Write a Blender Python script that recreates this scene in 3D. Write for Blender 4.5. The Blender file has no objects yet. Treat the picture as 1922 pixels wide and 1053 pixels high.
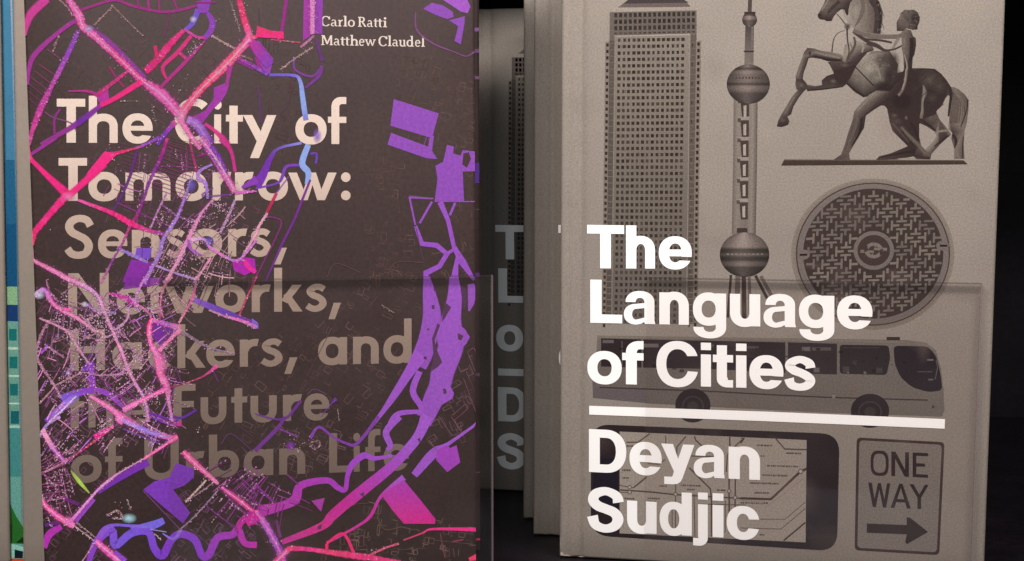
import bpy, math, random
from mathutils import Vector, Matrix

random.seed(11)
S = bpy.context.scene
COL = S.collection

# ------------------------------------------------------------------ camera
F_PX = 2400.0                       # focal length in photograph pixels (1922 wide)
PITCH = math.radians(5.6)
RCAM = Matrix.Rotation(math.radians(90) - PITCH, 3, 'X')


def ray(px, py):
    return RCAM @ Vector(((px - 961.0) / F_PX, (526.5 - py) / F_PX, -1.0))


Z_FRONT = 0.409                     # metres to the near left corner of the grey book
CAM = -(ray(1048, 1045) * Z_FRONT)  # world origin = that corner
cd = bpy.data.cameras.new("camera")
cam = bpy.data.objects.new("camera", cd)
COL.objects.link(cam)
cam.location = CAM
cam.rotation_euler = (math.radians(90) - PITCH, 0, 0)
cd.sensor_fit = 'HORIZONTAL'
cd.sensor_width = 36
cd.lens = 36 * F_PX / 1922
cd.clip_start = 0.01
cd.clip_end = 50
S.camera = cam

# ------------------------------------------------------------------ light
S.view_settings.view_transform = 'Standard'
S.view_settings.look = 'None'
S.view_settings.exposure = 0
S.view_settings.gamma = 1
S.cycles.transparent_max_bounces = 48
W = bpy.data.worlds.new("World")
S.world = W
W.use_nodes = True
W.node_tree.nodes['Background'].inputs[0].default_value = (1.0, 0.93, 0.88, 1)
W.node_tree.nodes['Background'].inputs[1].default_value = 0.06


def area(name, loc, target, sx, sy, power, col):
    d = bpy.data.lights.new(name, 'AREA')
    d.shape = 'RECTANGLE'
    d.size, d.size_y = sx, sy
    d.energy = power
    d.color = col
    o = bpy.data.objects.new(name, d)
    COL.objects.link(o)
    o.location = loc
    o.rotation_euler = (Vector(target) - Vector(loc)).to_track_quat('-Z', 'Y').to_euler()
    return o


area("left_shelf_lamp", (-0.135, -0.28, 0.40), (-0.07, 0.0, 0.05), 0.17, 0.06, 2.05, (1.0, 0.94, 0.90))
area("right_shelf_lamp", (0.165, -0.28, 0.40), (0.08, 0.0, 0.05), 0.20, 0.06, 1.95, (1.0, 0.93, 0.91))
area("gap_fill_light", (-0.03, -1.05, 0.50), (-0.01, 0.0, 0.08), 0.16, 0.20, 2.1, (0.90, 0.95, 1.0))  # added fill for bluish store light, lifts lettering in the dark gap

# ------------------------------------------------------------------ helpers


def lin(c):
    r = []
    for x in c[:3]:
        x = x / 255.0
        r.append(x / 12.92 if x <= 0.04045 else ((x + 0.055) / 1.055) ** 2.4)
    return r


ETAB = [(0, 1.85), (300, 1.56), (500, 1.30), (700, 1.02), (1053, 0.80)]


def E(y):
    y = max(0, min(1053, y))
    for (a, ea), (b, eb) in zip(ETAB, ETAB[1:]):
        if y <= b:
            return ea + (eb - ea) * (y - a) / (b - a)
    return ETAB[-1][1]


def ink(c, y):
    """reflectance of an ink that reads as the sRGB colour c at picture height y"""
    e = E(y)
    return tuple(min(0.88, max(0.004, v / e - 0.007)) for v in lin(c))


def tag(o, label=None, cat=None, group=None, kind=None):
    if label: o["label"] = label
    if cat: o["category"] = cat
    if group: o["group"] = group
    if kind: o["kind"] = kind
    return o


def empty(name, loc, rz=0.0):
    o = bpy.data.objects.new(name, None)
    o.empty_display_size = 0.02
    o.location = loc
    o.rotation_euler = (0, 0, rz)
    COL.objects.link(o)
    return o


def mesh_obj(name, verts, faces, mat, parent=None, cols=None, loc=None):
    me = bpy.data.meshes.new(name)
    me.from_pydata(verts, [], faces)
    me.update()
    if cols is not None:
        a = me.color_attributes.new("ink", 'FLOAT_COLOR', 'POINT')
        flat = [x for c in cols for x in c]
        a.data.foreach_set("color", flat)
    if mat: me.materials.append(mat)
    o = bpy.data.objects.new(name, me)
    COL.objects.link(o)
    if parent: o.parent = parent
    if loc: o.location = loc
    return o


# ------------------------------------------------------------------ materials
def new_mat(name):
    m = bpy.data.materials.new(name)
    m.use_nodes = True
    return m, m.node_tree, m.node_tree.nodes['Principled BSDF']


def paper_mat(name, col, rough=0.6, spec=0.35, grain=0.06, scale=1500, bump=0.15, blotch=0.05, metal=0.0):
    m, nt, b = new_mat(name)
    N, L = nt.nodes, nt.links
    tc = N.new('ShaderNodeTexCoord')
    n1 = N.new('ShaderNodeTexNoise')
    n1.inputs['Scale'].default_value = scale
    n1.inputs['Detail'].default_value = 2
    n2 = N.new('ShaderNodeTexNoise')
    n2.inputs['Scale'].default_value = 45
    n2.inputs['Detail'].default_value = 4
    L.new(tc.outputs['Object'], n1.inputs['Vector'])
    L.new(tc.outputs['Object'], n2.inputs['Vector'])
    r1 = N.new('ShaderNodeMapRange')
    r1.inputs[1].default_value, r1.inputs[2].default_value = 0.3, 0.7
    r1.inputs[3].default_value, r1.inputs[4].default_value = 1 - grain, 1 + grain
    r2 = N.new('ShaderNodeMapRange')
    r2.inputs[1].default_value, r2.inputs[2].default_value = 0.3, 0.7
    r2.inputs[3].default_value, r2.inputs[4].default_value = 1 - blotch, 1 + blotch
    L.new(n1.outputs[0], r1.inputs[0])
    L.new(n2.outputs[0], r2.inputs[0])
    mu = N.new('ShaderNodeMath')
    mu.operation = 'MULTIPLY'
    L.new(r1.outputs[0], mu.inputs[0])
    L.new(r2.outputs[0], mu.inputs[1])
    v = N.new('ShaderNodeVectorMath')
    v.operation = 'SCALE'
    v.inputs[0].default_value = col[:3]
    L.new(mu.outputs[0], v.inputs['Scale'])
    L.new(v.outputs[0], b.inputs['Base Color'])
    b.inputs['Roughness'].default_value = rough
    b.inputs['Specular IOR Level'].default_value = spec
    b.inputs['Metallic'].default_value = metal
    if bump:
        bp = N.new('ShaderNodeBump')
        bp.inputs['Strength'].default_value = bump
        bp.inputs['Distance'].default_value = 0.0001
        L.new(n1.outputs[0], bp.inputs['Height'])
        L.new(bp.outputs[0], b.inputs['Normal'])
    return m


def ink_mat(name, rough=0.5, spec=0.3, grain=0.08, scale=1300, alpha=True, metal=0.0):
    m, nt, b = new_mat(name)
    N, L = nt.nodes, nt.links
    at = N.new('ShaderNodeAttribute')
    at.attribute_name = 'ink'
    tc = N.new('ShaderNodeTexCoord')
    n1 = N.new('ShaderNodeTexNoise')
    n1.inputs['Scale'].default_value = scale
    n1.inputs['Detail'].default_value = 2
    L.new(tc.outputs['Object'], n1.inputs['Vector'])
    r1 = N.new('ShaderNodeMapRange')
    r1.inputs[1].default_value, r1.inputs[2].default_value = 0.3, 0.7
    r1.inputs[3].default_value, r1.inputs[4].default_value = 1 - grain, 1 + grain
    L.new(n1.outputs[0], r1.inputs[0])
    v = N.new('ShaderNodeVectorMath')
    v.operation = 'SCALE'
    L.new(at.outputs['Color'], v.inputs[0])
    L.new(r1.outputs[0], v.inputs['Scale'])
    L.new(v.outputs[0], b.inputs['Base Color'])
    b.inputs['Roughness'].default_value = rough
    b.inputs['Specular IOR Level'].default_value = spec
    b.inputs['Metallic'].default_value = metal
    if alpha:
        L.new(at.outputs['Alpha'], b.inputs['Alpha'])
    return m


M = {}
CREAM_GREY = (0.207, 0.176, 0.150)
M['grey_cover'] = paper_mat('grey_cover_paper', CREAM_GREY, 0.62, 0.3, 0.17, 2000, 0.12, 0.05)
M['city_cover'] = paper_mat('dark_cover_paper', (0.035, 0.0205, 0.0190), 0.5, 0.3, 0.16, 900, 0.1, 0.12)
M['pages'] = paper_mat('page_edges', (0.55, 0.50, 0.42), 0.8, 0.2, 0.08, 900, 0.2)
M['white_ink'] = paper_mat('white_ink', (0.86, 0.84, 0.82), 0.5, 0.3, 0.01, 1500, 0.0, 0.01)
M['ink'] = ink_mat('printed_ink_on_grey', 0.75, 0.12, 0.2, 2000)
M['map_ink'] = ink_mat('printed_ink_on_black', 0.65, 0.2, 0.12, 1100)
M['foil'] = ink_mat('title_ink', 0.65, 0.2, 0.05, 1300)
M['black'] = paper_mat('black_shelf_board', (0.0062, 0.0042, 0.0066), 0.5, 0.25, 0.3, 400, 0.1, 0.3)
M['warm_card'] = paper_mat('pale_card', (0.30, 0.245, 0.205), 0.6, 0.3, 0.04, 600, 0.1, 0.04)
M['beige_card'] = paper_mat('beige_card', (0.33, 0.27, 0.225), 0.6, 0.3, 0.04, 600, 0.1, 0.04)


# ------------------------------------------------------------------ page frames
class Frame:
    """A vertical cover plane. rz turns it about the vertical; (px, py, depth) is a known point on it."""

    def __init__(self, px, py, depth, yaw):
        self.o = CAM + ray(px, py) * depth
        self.yaw = yaw                       # + : right side nearer to the camera
        self.u = Vector((math.cos(yaw), -math.sin(yaw), 0))
        self.n = Vector((-math.sin(yaw), -math.cos(yaw), 0))

    def uv(self, px, py, off=0.0):
        d = ray(px, py)
        t = (self.o + self.n * off - CAM).dot(self.n) / d.dot(self.n)
        p = CAM + d * t - self.o
        return p.dot(self.u), p.z


# local axes of a book: x = right along the cover, y = into the shelf, z = up; front of cover at y = 0
class Ink:
    STEP = 2.2e-7
    MOD = 600

    def __init__(self, fr, base=6e-5, clip=None):
        self.fr, self.v, self.f, self.c, self.z = fr, [], [], [], base
        self.clip = clip

    def P(self, px, py, z=None):
        px += (py - 526) * getattr(self, 'roll', 0.0)
        u, v = self.fr.uv(px, py)
        if self.clip:
            u = min(max(u, self.clip[0]), self.clip[1])
            v = max(v, self.clip[2])
        return (u, -(self.z if z is None else z), v)

    def up(self):
        self.k = getattr(self, 'k', -1) + 1
        if self.k == 0: self.z0 = self.z
        self.z = self.z0 + self.STEP * (self.k % self.MOD)

    def poly(self, pts, col, a=1.0, layer=True):
        if layer: self.up()
        i = len(self.v)
        self.v += [self.P(*p[:2]) for p in pts]
        if isinstance(col, list):
            self.c += [tuple(k) + (a,) for k in col]
        else:
            self.c += [tuple(col) + (a,)] * len(pts)
        self.f.append(tuple(range(i, i + len(pts))))

    def quadstrip(self, rows, cols, alphas, layer=True):
        """rows: list of lists of px points; cols the same shape or per row"""
        if layer: self.up()
        i = len(self.v)
        n = len(rows[0])
        for r, c, al in zip(rows, cols, alphas):
            for k, p in enumerate(r):
                self.v.append(self.P(*p))
                cc = c[k] if isinstance(c[0], (tuple, list)) else c
                self.c.append(tuple(cc) + (al[k] if isinstance(al, (list, tuple)) else al,))
        for r in range(len(rows) - 1):
            for k in range(n - 1):
                a = i + r * n + k
                self.f.append((a, a + 1, a + n + 1, a + n))

    def rect(self, x0, y0, x1, y1, col, a=1.0, layer=False):
        self.poly([(x0, y0), (x1, y0), (x1, y1), (x0, y1)], col, a, layer)

    def build_pieces(self, name, mat, parent, loc):
        """one object per layer"""
        groups = {}
        for f in self.f:
            groups.setdefault(round(self.v[f[0]][1] * 1e9), []).append(f)
        for k in sorted(groups, reverse=True):
            idx, fs = {}, []
            for f in groups[k]:
                fs.append(tuple(idx.setdefault(i, len(idx)) for i in f))
            o = mesh_obj(name, [self.v[i] for i in idx], fs, mat, parent, [self.c[i] for i in idx])
            o.location = loc

    def build(self, name, mat, parent, **k):
        return mesh_obj(name, self.v, self.f, mat, parent, self.c)


def catmull(pts, sub=6):
    if len(pts) < 3: return pts
    out = []
    P = [pts[0]] + list(pts) + [pts[-1]]
    for i in range(1, len(P) - 2):
        p0, p1, p2, p3 = P[i - 1], P[i], P[i + 1], P[i + 2]
        for s in range(sub):
            t = s / sub
            out.append(tuple(0.5 * ((2 * b) + (-a + c) * t + (2 * a - 5 * b + 4 * c - d) * t * t + (-a + 3 * b - 3 * c + d) * t ** 3)
                             for a, b, c, d in zip(p0, p1, p2, p3)))
    out.append(tuple(pts[-1]))
    return out


def normals(pts):
    ns = []
    for i in range(len(pts)):
        a = pts[max(0, i - 1)]
        b = pts[min(len(pts) - 1, i + 1)]
        dx, dy = b[0] - a[0], b[1] - a[1]
        l = math.hypot(dx, dy) or 1
        ns.append((-dy / l, dx / l))
    return ns


def ribbon(I, pts, w, col, a=1.0, soft=0.25, smooth=False, cross=None):
    """pts px; w width or list; col one colour or list along the path; cross = colours across the width"""
    n = len(pts)
    ws = w if isinstance(w, (list, tuple)) else [w] * n
    cs = col if isinstance(col, list) else [col] * n
    if len(ws) != n: ws = [ws[0] + (ws[-1] - ws[0]) * i / max(1, n - 1) for i in range(n)]
    if len(cs) != n:
        k = len(cs) - 1
        cs = [tuple(cs[min(k, int(i * k / max(1, n - 1)))]) for i in range(n)]
    full = [tuple(p[:2]) + (ww,) + tuple(c) for p, ww, c in zip(pts, ws, cs)]
    if smooth: full = catmull(full, 5)
    ns = normals(full)
    rows, cc, al = [], [], []
    for (x, y, ww, r, g, b), (nx, ny) in zip(full, ns):
        h = ww / 2
        if cross:
            ks = [-1 + 2 * i / (len(cross) - 1) for i in range(len(cross))]
            rows.append([(x + nx * h * k, y + ny * h * k) for k in ks])
            cc.append(cross)
            al.append([a] * len(ks))
        elif soft:
            ks = (-1, -(1 - soft), (1 - soft), 1)
            rows.append([(x + nx * h * k, y + ny * h * k) for k in ks])
            cc.append((max(0, r), max(0, g), max(0, b)))
            al.append([0, a, a, 0])
        else:
            rows.append([(x - nx * h, y - ny * h), (x + nx * h, y + ny * h)])
            cc.append((max(0, r), max(0, g), max(0, b)))
            al.append([a, a])
    I.quadstrip(rows, cc, al)


def disc(I, cx, cy, rx, ry, col, a=1.0, n=28, edge=None):
    pts = [(cx + rx * math.cos(2 * math.pi * i / n), cy + ry * math.sin(2 * math.pi * i / n)) for i in range(n)]
    if edge is None:
        I.poly(pts, col, a)
    else:
        I.up()
        i0 = len(I.v)
        I.v.append(I.P(cx, cy)); I.c.append(tuple(col) + (a,))
        for p in pts:
            I.v.append(I.P(*p)); I.c.append(tuple(col) + (edge,))
        for i in range(n):
            I.f.append((i0, i0 + 1 + i, i0 + 1 + (i + 1) % n))


def ring(I, cx, cy, r0x, r0y, r1x, r1y, col, a=1.0, n=64):
    rows = []
    for i in range(n + 1):
        t = 2 * math.pi * i / n
        rows.append([(cx + r0x * math.cos(t), cy + r0y * math.sin(t)), (cx + r1x * math.cos(t), cy + r1y * math.sin(t))])
    I.quadstrip(rows, [col] * (n + 1), [a] * (n + 1))


# ------------------------------------------------------------------ lettering
def R(x0, y0, x1, y1):
    return ('p', [(x0, y0), (x1, y0), (x1, y1), (x0, y1)])


def PG(*p):
    return ('p', list(p))


def RA(cx, cy, rx, ry, tx, ty, a0=0, a1=360, n=2.2):
    a0o, a0i = a0 if isinstance(a0, tuple) else (a0, a0)
    a1o, a1i = a1 if isinstance(a1, tuple) else (a1, a1)
    rows = []
    k = max(6, int(abs(a1o - a0o) / 9))

    def sp(t, r1, r2):
        c, s = math.cos(math.radians(t)), math.sin(math.radians(t))
        return (cx + r1 * math.copysign(abs(c) ** (2 / n), c), cy + r2 * math.copysign(abs(s) ** (2 / n), s))
    for i in range(k + 1):
        f = i / k
        rows.append((sp(a0o + (a1o - a0o) * f, rx, ry), sp(a0i + (a1i - a0i) * f, rx - tx, ry - ty)))
    return ('s', rows)


def ST(*p):
    q = catmull(list(p), 6)
    ns = normals(q)
    return ('s', [((x + nx * w / 2, y + ny * w / 2), (x - nx * w / 2, y - ny * w / 2)) for (x, y, w), (nx, ny) in zip(q, ns)])


def CI(cx, cy, r):
    return ('p', [(cx + r * math.cos(2 * math.pi * i / 20), cy + r * math.sin(2 * math.pi * i / 20)) for i in range(20)])


def shift(g, dx, dy=0, sx=1, sy=1):
    out = []
    for k, d in g:
        if k == 'p': out.append((k, [(x * sx + dx, y * sy + dy) for x, y in d]))
        else: out.append((k, [tuple((x * sx + dx, y * sy + dy) for x, y in r) for r in d]))
    return out


def arch(xl, xr, st, yt, ty, cy):
    return [R(xr - st, 0, xr, cy + 0.5), RA((xl + xr) / 2, cy, (xr - xl) / 2, yt - cy, st, ty, 0, 165)]


# heavy grotesque (cap height 100)
G = {
    'T': [R(0, 80, 85, 100), R(30, 0, 55, 81)],
    'h': [R(0, 0, 24, 100)] + arch(1, 67, 23, 76, 19, 42),
    'n': [R(0, 0, 24, 74)] + arch(1, 67, 23, 76, 19, 42),
    'e': [RA(37.5, 37, 37.5, 39, 23, 17, (-12, -21), (334, 309)), R(20, 29, 73.5, 45)],
    'o': [RA(38.5, 37, 38.5, 39, 22.5, 19)],
    'L': [R(0, 0, 26, 100), R(0, 0, 73, 20)],
    'a': [R(48, 2, 71, 50), PG((49, 0), (73, 0), (71, 10), (48, 12)), RA(38, 50, 33, 26, 23, 16, 0, 180),
          RA(30, 22, 29, 24, 19, 11.5, 90, 270), PG((29, 34.3), (50, 37), (50, 48.5), (29, 46)), PG((29, -2), (40, 0), (50, 6), (49, 15), (29, 9.5)),],
    'g': [RA(36, 37.5, 36, 38.5, 20, 19), R(52, -5, 76, 74), RA(38.5, -4, 37.5, 26, 23.5, 15, 180, 360)],
    'u': [R(43, 0, 67, 74), R(0, 32, 23, 74), RA(33, 32, 33, 34, 23, 19, 180, 345)],
    'f': [R(8.5, 0, 33.5, 76), R(0, 56, 49, 73), RA(40, 74, 31.5, 27, 25, 19, 90, 180), R(39.5, 82, 49, 101)],
    'C': [RA(48, 50, 48, 53.5, 22.5, 19, (19.7, 31), (343.7, 335))],
    'i': [R(0, 0, 23, 74), R(0, 84, 23, 101)],
    't': [R(9, 18, 32, 96), R(0, 57, 46, 74), RA(34, 20, 25, 20.5, 23, 3, 180, 270), R(30, -0.5, 46, 16.5), PG((30, 15), (34, 15), (34, 22), (30, 22))],
    's': [ST((59.5, 49, 22), (56, 60, 20), (37, 68, 16.5), (19, 62, 19), (13, 53, 21), (22, 43.5, 20), (38, 37.5, 19), (53, 29.5, 20),
             (59.5, 20, 21), (52, 9.5, 19), (35, 5, 16.5), (17, 10, 19), (11.5, 24, 22))],
    'S': [ST((71, 68, 25), (66, 83, 22), (43, 93, 19), (20, 86, 22), (14, 71, 24), (24, 58.5, 23), (43, 51.5, 22), (62, 43.5, 23),
             (70, 29, 25), (62, 13, 22), (41, 6, 19), (19, 14, 22), (12, 34, 25))],
    'D': [R(0, 0, 25, 100), R(20, 81, 41, 100), R(20, 0, 41, 19), RA(40, 50, 46, 50, 24, 19, -90, 90)],
    'y': [PG((0, 74), (27, 74), (47, 16), (34, 0)), PG((50, 74), (76, 74), (48, -6), (26, 0), (32, 20)),
          PG((7, -2), (24, -2), (28, 2), (48, -5.9), (44, -13), (37, -18), (28, -19.5), (7, -19.5))],
    'd': [RA(32, 37, 32, 39.5, 19.5, 17.5), R(50, 0, 73, 99)],
    'j': [R(11, -3, 33, 74), R(11, 85, 33, 101), RA(12, -2, 21, 20, 20, 2, 270, 360), PG((0, -21.5), (13, -22), (13, -4), (0, -4))],
    'c': [RA(37, 36, 37, 39, 23, 18, (12, 22), (343, 329))],
    ',': [PG((0, -20), (15, -20), (29, 20), (12, 20))],
}
_k2 = [R(0, 0, 19, 107), PG((17, 28), (43, 65), (66, 65), (31, 20)), PG((22, 39), (33, 49), (68, 0), (45, 0))]
_w2 = [PG((0, 65), (20, 65), (45, 0), (27, 0)), PG((27, 0), (45, 0), (65, 65), (49, 65)), PG((47, 65), (64, 65), (85, 0), (67, 0)),
       PG((67, 0), (85, 0), (112, 65), (92, 65))]
# geometric sans (cap height 100)
FU = {
    'T': [R(0, 82, 64, 100), R(22, 0, 43, 83)],
    'h': [R(0, 0, 19, 107)] + arch(0, 67, 19, 66.5, 17, 37),
    'e': [RA(34, 33, 34, 34.5, 18, 16, (-7, -13), (333, 308)), R(16, 28, 67, 39)],
    'C': [RA(44, 50, 44, 52, 20, 17, 48, 312)],
    'i': [R(0, 0, 19, 66), CI(9.5, 88, 11)],
    't': [R(8, 0, 27, 86), R(0, 50, 39, 65)],
    'y': [PG((0, 65), (21, 65), (47, 14), (37, -6)), PG((54, 65), (75, 65), (36, -33), (16, -33), (29, 0))],
    'o': [RA(35, 33, 35, 34.5, 18.5, 17.5)],
    'f': [R(8, 0, 26, 88), R(0, 48, 42, 62), RA(30, 84, 22, 23, 18, 17, 90, 180), R(29.5, 91, 42, 107)],
    'm': [R(0, 0, 18, 66)] + arch(0, 60, 18, 67, 17, 38) + arch(42, 102, 18, 67, 17, 38),
    'r': [R(0, 0, 19, 66), RA(37, 32, 36, 35, 19, 17.5, 80, 165)],
    'w': _w2,
    ':': [CI(11, 54, 11.5), CI(11, 11, 11.5)],
    'S': [ST((61, 76, 18), (52, 90, 18), (34, 94, 17), (17, 88, 19), (10, 75, 20), (17, 61.5, 19), (33, 53, 18), (49, 44, 18.5), (57, 29, 20),
             (50, 12, 18.5), (33, 7, 17), (16, 11, 18), (6, 23, 18))],
    'n': [R(0, 0, 19, 66)] + arch(0, 62, 19, 66.5, 17, 37),
    's': [ST((43, 53, 15), (33, 59, 15), (20, 58, 15.5), (11, 49, 17), (18, 39.5, 16), (30, 34, 15.5), (39, 26, 16), (39.5, 16, 17), (30, 7.5, 15.5), (17, 6.5, 15), (4, 14, 15))],
    ',': [PG((0, -20), (15, -20), (29, 20), (12, 20))],
    'N': [R(0, 0, 19, 100), R(67, 0, 86, 100), PG((0, 100), (22, 100), (86, 0), (64, 0))],
    'k': _k2,
    'H': [R(0, 0, 20, 100), R(62, 0, 82, 100), R(19, 42, 63, 59)],
    'a': [RA(33, 33, 33, 34.5, 18, 17), R(50, 0, 68, 66)],
    'd': [RA(33, 33, 33, 34.5, 18, 17), R(50, 0, 68, 107)],
    'b': [RA(36, 33, 33, 34.5, 18, 17), R(0, 0, 19, 107)],
    'c': [RA(34, 33, 34, 34.5, 18, 16.5, 42, 318)],
    'F': [R(0, 0, 20, 100), R(19, 83, 54, 100), R(19, 42, 50, 58)],
    'u': [RA(31.5, 29, 31.5, 31, 18.5, 17, 180, 360), R(0, 28.5, 18.5, 66), R(44.5, 28.5, 63, 66)],
    'U': [RA(42, 34, 42, 36, 20, 18, 180, 360), R(0, 33.5, 20, 100), R(64, 33.5, 84, 100)],
    'L': [R(0, 0, 20, 100), R(19, 0, 57, 17)],
}
# small serif
SE = {
    'C': [RA(40, 50, 40, 52, 15, 8, 38, 322), R(62, 70, 76, 96)],
    'a': [RA(28, 44, 23, 24, 12, 8, 0, 150), R(38, 6, 52, 46), RA(24, 18, 22, 19, 12, 8, 60, 300), R(44, 0, 62, 8), R(24, 30, 42, 38)],
    'r': [R(9, 0, 24, 62), R(0, 0, 34, 8), R(0, 58, 18, 66), RA(40, 40, 20, 27, 10, 12, 70, 170)],
    'l': [R(9, 0, 25, 108), R(0, 0, 34, 8), R(0, 100, 18, 108)],
    'o': [RA(32, 33, 32, 35, 15, 9)],
    'R': [R(9, 0, 26, 100), R(0, 0, 38, 8), R(0, 92, 40, 100), RA(38, 74, 30, 26, 16, 9, -90, 90), R(20, 47, 42, 56), PG((34, 50), (50, 50), (86, 0), (66, 0))],
    't': [R(9, 8, 23, 84), R(0, 58, 36, 66), RA(26, 14, 17, 15, 12, 8, 180, 290)],
    'i': [R(9, 0, 25, 66), R(0, 0, 34, 8), R(0, 58, 18, 66), CI(17, 90, 11)],
    'M': [R(8, 0, 20, 100), R(0, 0, 30, 8), R(0, 92, 24, 100), PG((12, 100), (30, 100), (58, 22), (50, 6)), PG((84, 100), (98, 100), (58, 6), (50, 22)), R(84, 0, 100, 100), R(76, 0, 108, 8)],
    'h': [R(9, 0, 24, 108), R(0, 0, 32, 8), R(0, 100, 18, 108)] + arch(12, 64, 15, 67, 12, 40) + [R(42, 0, 72, 8)],
    'e': [RA(30, 33, 30, 35, 14, 9, 0, 320), R(12, 32, 58, 40)],
    'w': [PG((0, 66), (17, 66), (38, 0), (28, 0)), PG((28, 0), (38, 0), (56, 66), (48, 66)), PG((44, 66), (60, 66), (80, 0), (70, 0)), PG((70, 0), (80, 0), (104, 66), (92, 66)), R(-4, 58, 24, 66), R(82, 58, 110, 66)],
    'u': [R(9, 18, 24, 66), R(0, 58, 18, 66), RA(34, 20, 25, 22, 15, 12, 180, 300), R(46, 0, 61, 66), R(40, 58, 54, 66), R(52, 0, 70, 8)],
    'd': [RA(30, 33, 30, 35, 15, 10), R(42, 0, 57, 108), R(34, 100, 50, 108), R(50, 0, 68, 8)],
}


def glyph_width(g):
    xs = [x for k, d in g for r in d for x in ([r[0]] if k == 'p' else [r[0][0], r[1][0]])]
    return min(xs), max(xs)


def write(I, font, letters, base, cap, col):
    """letters: (char, x_left, x_right) in photograph px; base/cap: ((x,y),(x,y)) linear along x; col: colour or f(y)"""
    (bx0, by0), (bx1, by1) = base
    (cx0, c0), (cx1, c1) = cap
    for ch, xl, xr in letters:
        g = font[ch]
        a, b = glyph_width(g)
        s = (xr - xl) / (b - a)

        def T(p):
            x = xl + (p[0] - a) * s
            by = by0 + (by1 - by0) * (x - bx0) / (bx1 - bx0)
            ch_ = c0 + (c1 - c0) * (x - cx0) / (cx1 - cx0)
            return (x, by - p[1] / 100.0 * ch_)
        for k, d in g:
            if k == 'p':
                q = [T(p) for p in d]
                I.poly(q, [col(p[1]) for p in q] if callable(col) else col)
            else:
                rows = [[T(r[0]), T(r[1])] for r in d]
                cc = [[col(p[1]) for p in r] for r in rows] if callable(col) else [col] * len(rows)
                I.quadstrip(rows, cc, [1.0] * len(rows))


# ------------------------------------------------------------------ setting: floor and back of the shelf
YAW_R = math.radians(10.4)
YAW_L = -math.radians(9.9)
FR = Frame(1048, 1045, Z_FRONT, YAW_R)
corners = {'front': (1048, 1045, 0.0), 'second': (1000.5, 1004, 0.066), 'third': (981.5, 973, 0.1156), 'rear': (892, 918, 0.204)}
CP = {k: CAM + ray(x, y) * (Z_FRONT / (1 - s)) for k, (x, y, s) in corners.items()}
SLOPE = (CP['rear'].z) / (CP['rear'].y)          # the shelf floor dips a little towards the back


def floor_z(y):
    return SLOPE * y - 0.0004


def box(name, x0, x1, y0, y1, z0, z1, mat, parent=None, bev=0.0):
    v = [(x, y, z) for x in (x0, x1) for y in (y0, y1) for z in (z0, z1)]
    f = [(0, 1, 3, 2), (4, 6, 7, 5), (0, 4, 5, 1), (2, 3, 7, 6), (0, 2, 6, 4), (1, 5, 7, 3)]
    o = mesh_obj(name, v, f, mat, parent)
    if bev:
        m = o.modifiers.new('bevel', 'BEVEL')
        m.width = bev
        m.segments = 2
    return o


v = []
for x in (-0.55, 0.55):
    for y in (-0.10, 0.30):
        v += [(x, y, floor_z(y)), (x, y, floor_z(y) - 0.018)]
fl = mesh_obj('shelf_floor', v, [(0, 4, 6, 2), (1, 3, 7, 5), (0, 2, 3, 1), (4, 5, 7, 6), (0, 1, 5, 4), (2, 6, 7, 3)], M['black'])
tag(fl, kind='structure')
bw = box('shelf_back_wall', -0.55, 0.55, 0.301, 0.315, -0.05, 0.34, M['black'])
tag(bw, kind='structure')
sm = box('wall_seam', -0.55, 0.55, 0.3004, 0.3008, 0.118, 0.1184, M['black'], bw)
tp = box('shading_top_board', -0.55, 0.55, 0.012, 0.30, 0.2285, 0.244, M['black'])  # unseen board, lowered to keep lamp light off the rear copy
tag(tp, kind='structure')


# ------------------------------------------------------------------ a hardback book body
def profile_cover(name, w, h, t, mat, parent, y0=0.0, hinge=True, z0=0.0, bulge=0.0, r=0.0009):
    """cover board as a real slab: hinge groove near the spine, slightly rounded edges"""
    xs = [0, r * 0.3, r]
    if hinge: xs += [0.0018, 0.0025, 0.0032, 0.004, 0.0046, 0.0052, 0.0058, 0.0064, 0.007, 0.0076, 0.0084, 0.0094, 0.011]
    xs += [0.02, w * 0.3, w * 0.5, w * 0.7, w - 0.012, w - r, w - r * 0.3, w]
    zs = [0, r * 0.3, r, 0.01, h * 0.5, h - 0.01, h - r, h - r * 0.3, h]

    def depth(x, z):
        d = 0.0
        e = min(x, w - x, z, h - z)
        if e < r: d += (r - math.sqrt(max(0, r * r - (r - e) ** 2)))
        if hinge:
            d += 0.0007 * math.exp(-((x - 0.0062) / 0.0013) ** 2) + 0.0002 * math.exp(-((x - 0.0025) / 0.0008) ** 2)
        return d
    v, f = [], []
    nx, nz = len(xs), len(zs)
    for x in xs:
        for z in zs:
            v.append((x, y0 + depth(x, z), z0 + z))
    for i in range(nx - 1):
        for k in range(nz - 1):
            a = i * nz + k
            f.append((a, a + nz, a + nz + 1, a + 1))
    # back
    b = len(v)
    v += [(0, y0 + t, z0), (w, y0 + t, z0), (w, y0 + t, z0 + h), (0, y0 + t, z0 + h)]
    f.append((b + 3, b + 2, b + 1, b))
    f.append(tuple([i * nz for i in range(nx)][::-1]) + (b, b + 1))
    f.append(tuple([i * nz + nz - 1 for i in range(nx)]) + (b + 2, b + 3))
    f.append(tuple(range(nz)) + (b + 3, b))
    f.append(tuple([(nx - 1) * nz + k for k in range(nz)][::-1]) + (b + 1, b + 2))
    o = mesh_obj(name, v, f, mat, parent)
    for p in o.data.polygons:
        p.use_smooth = p.index < (nx - 1) * (nz - 1)
    return o


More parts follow.
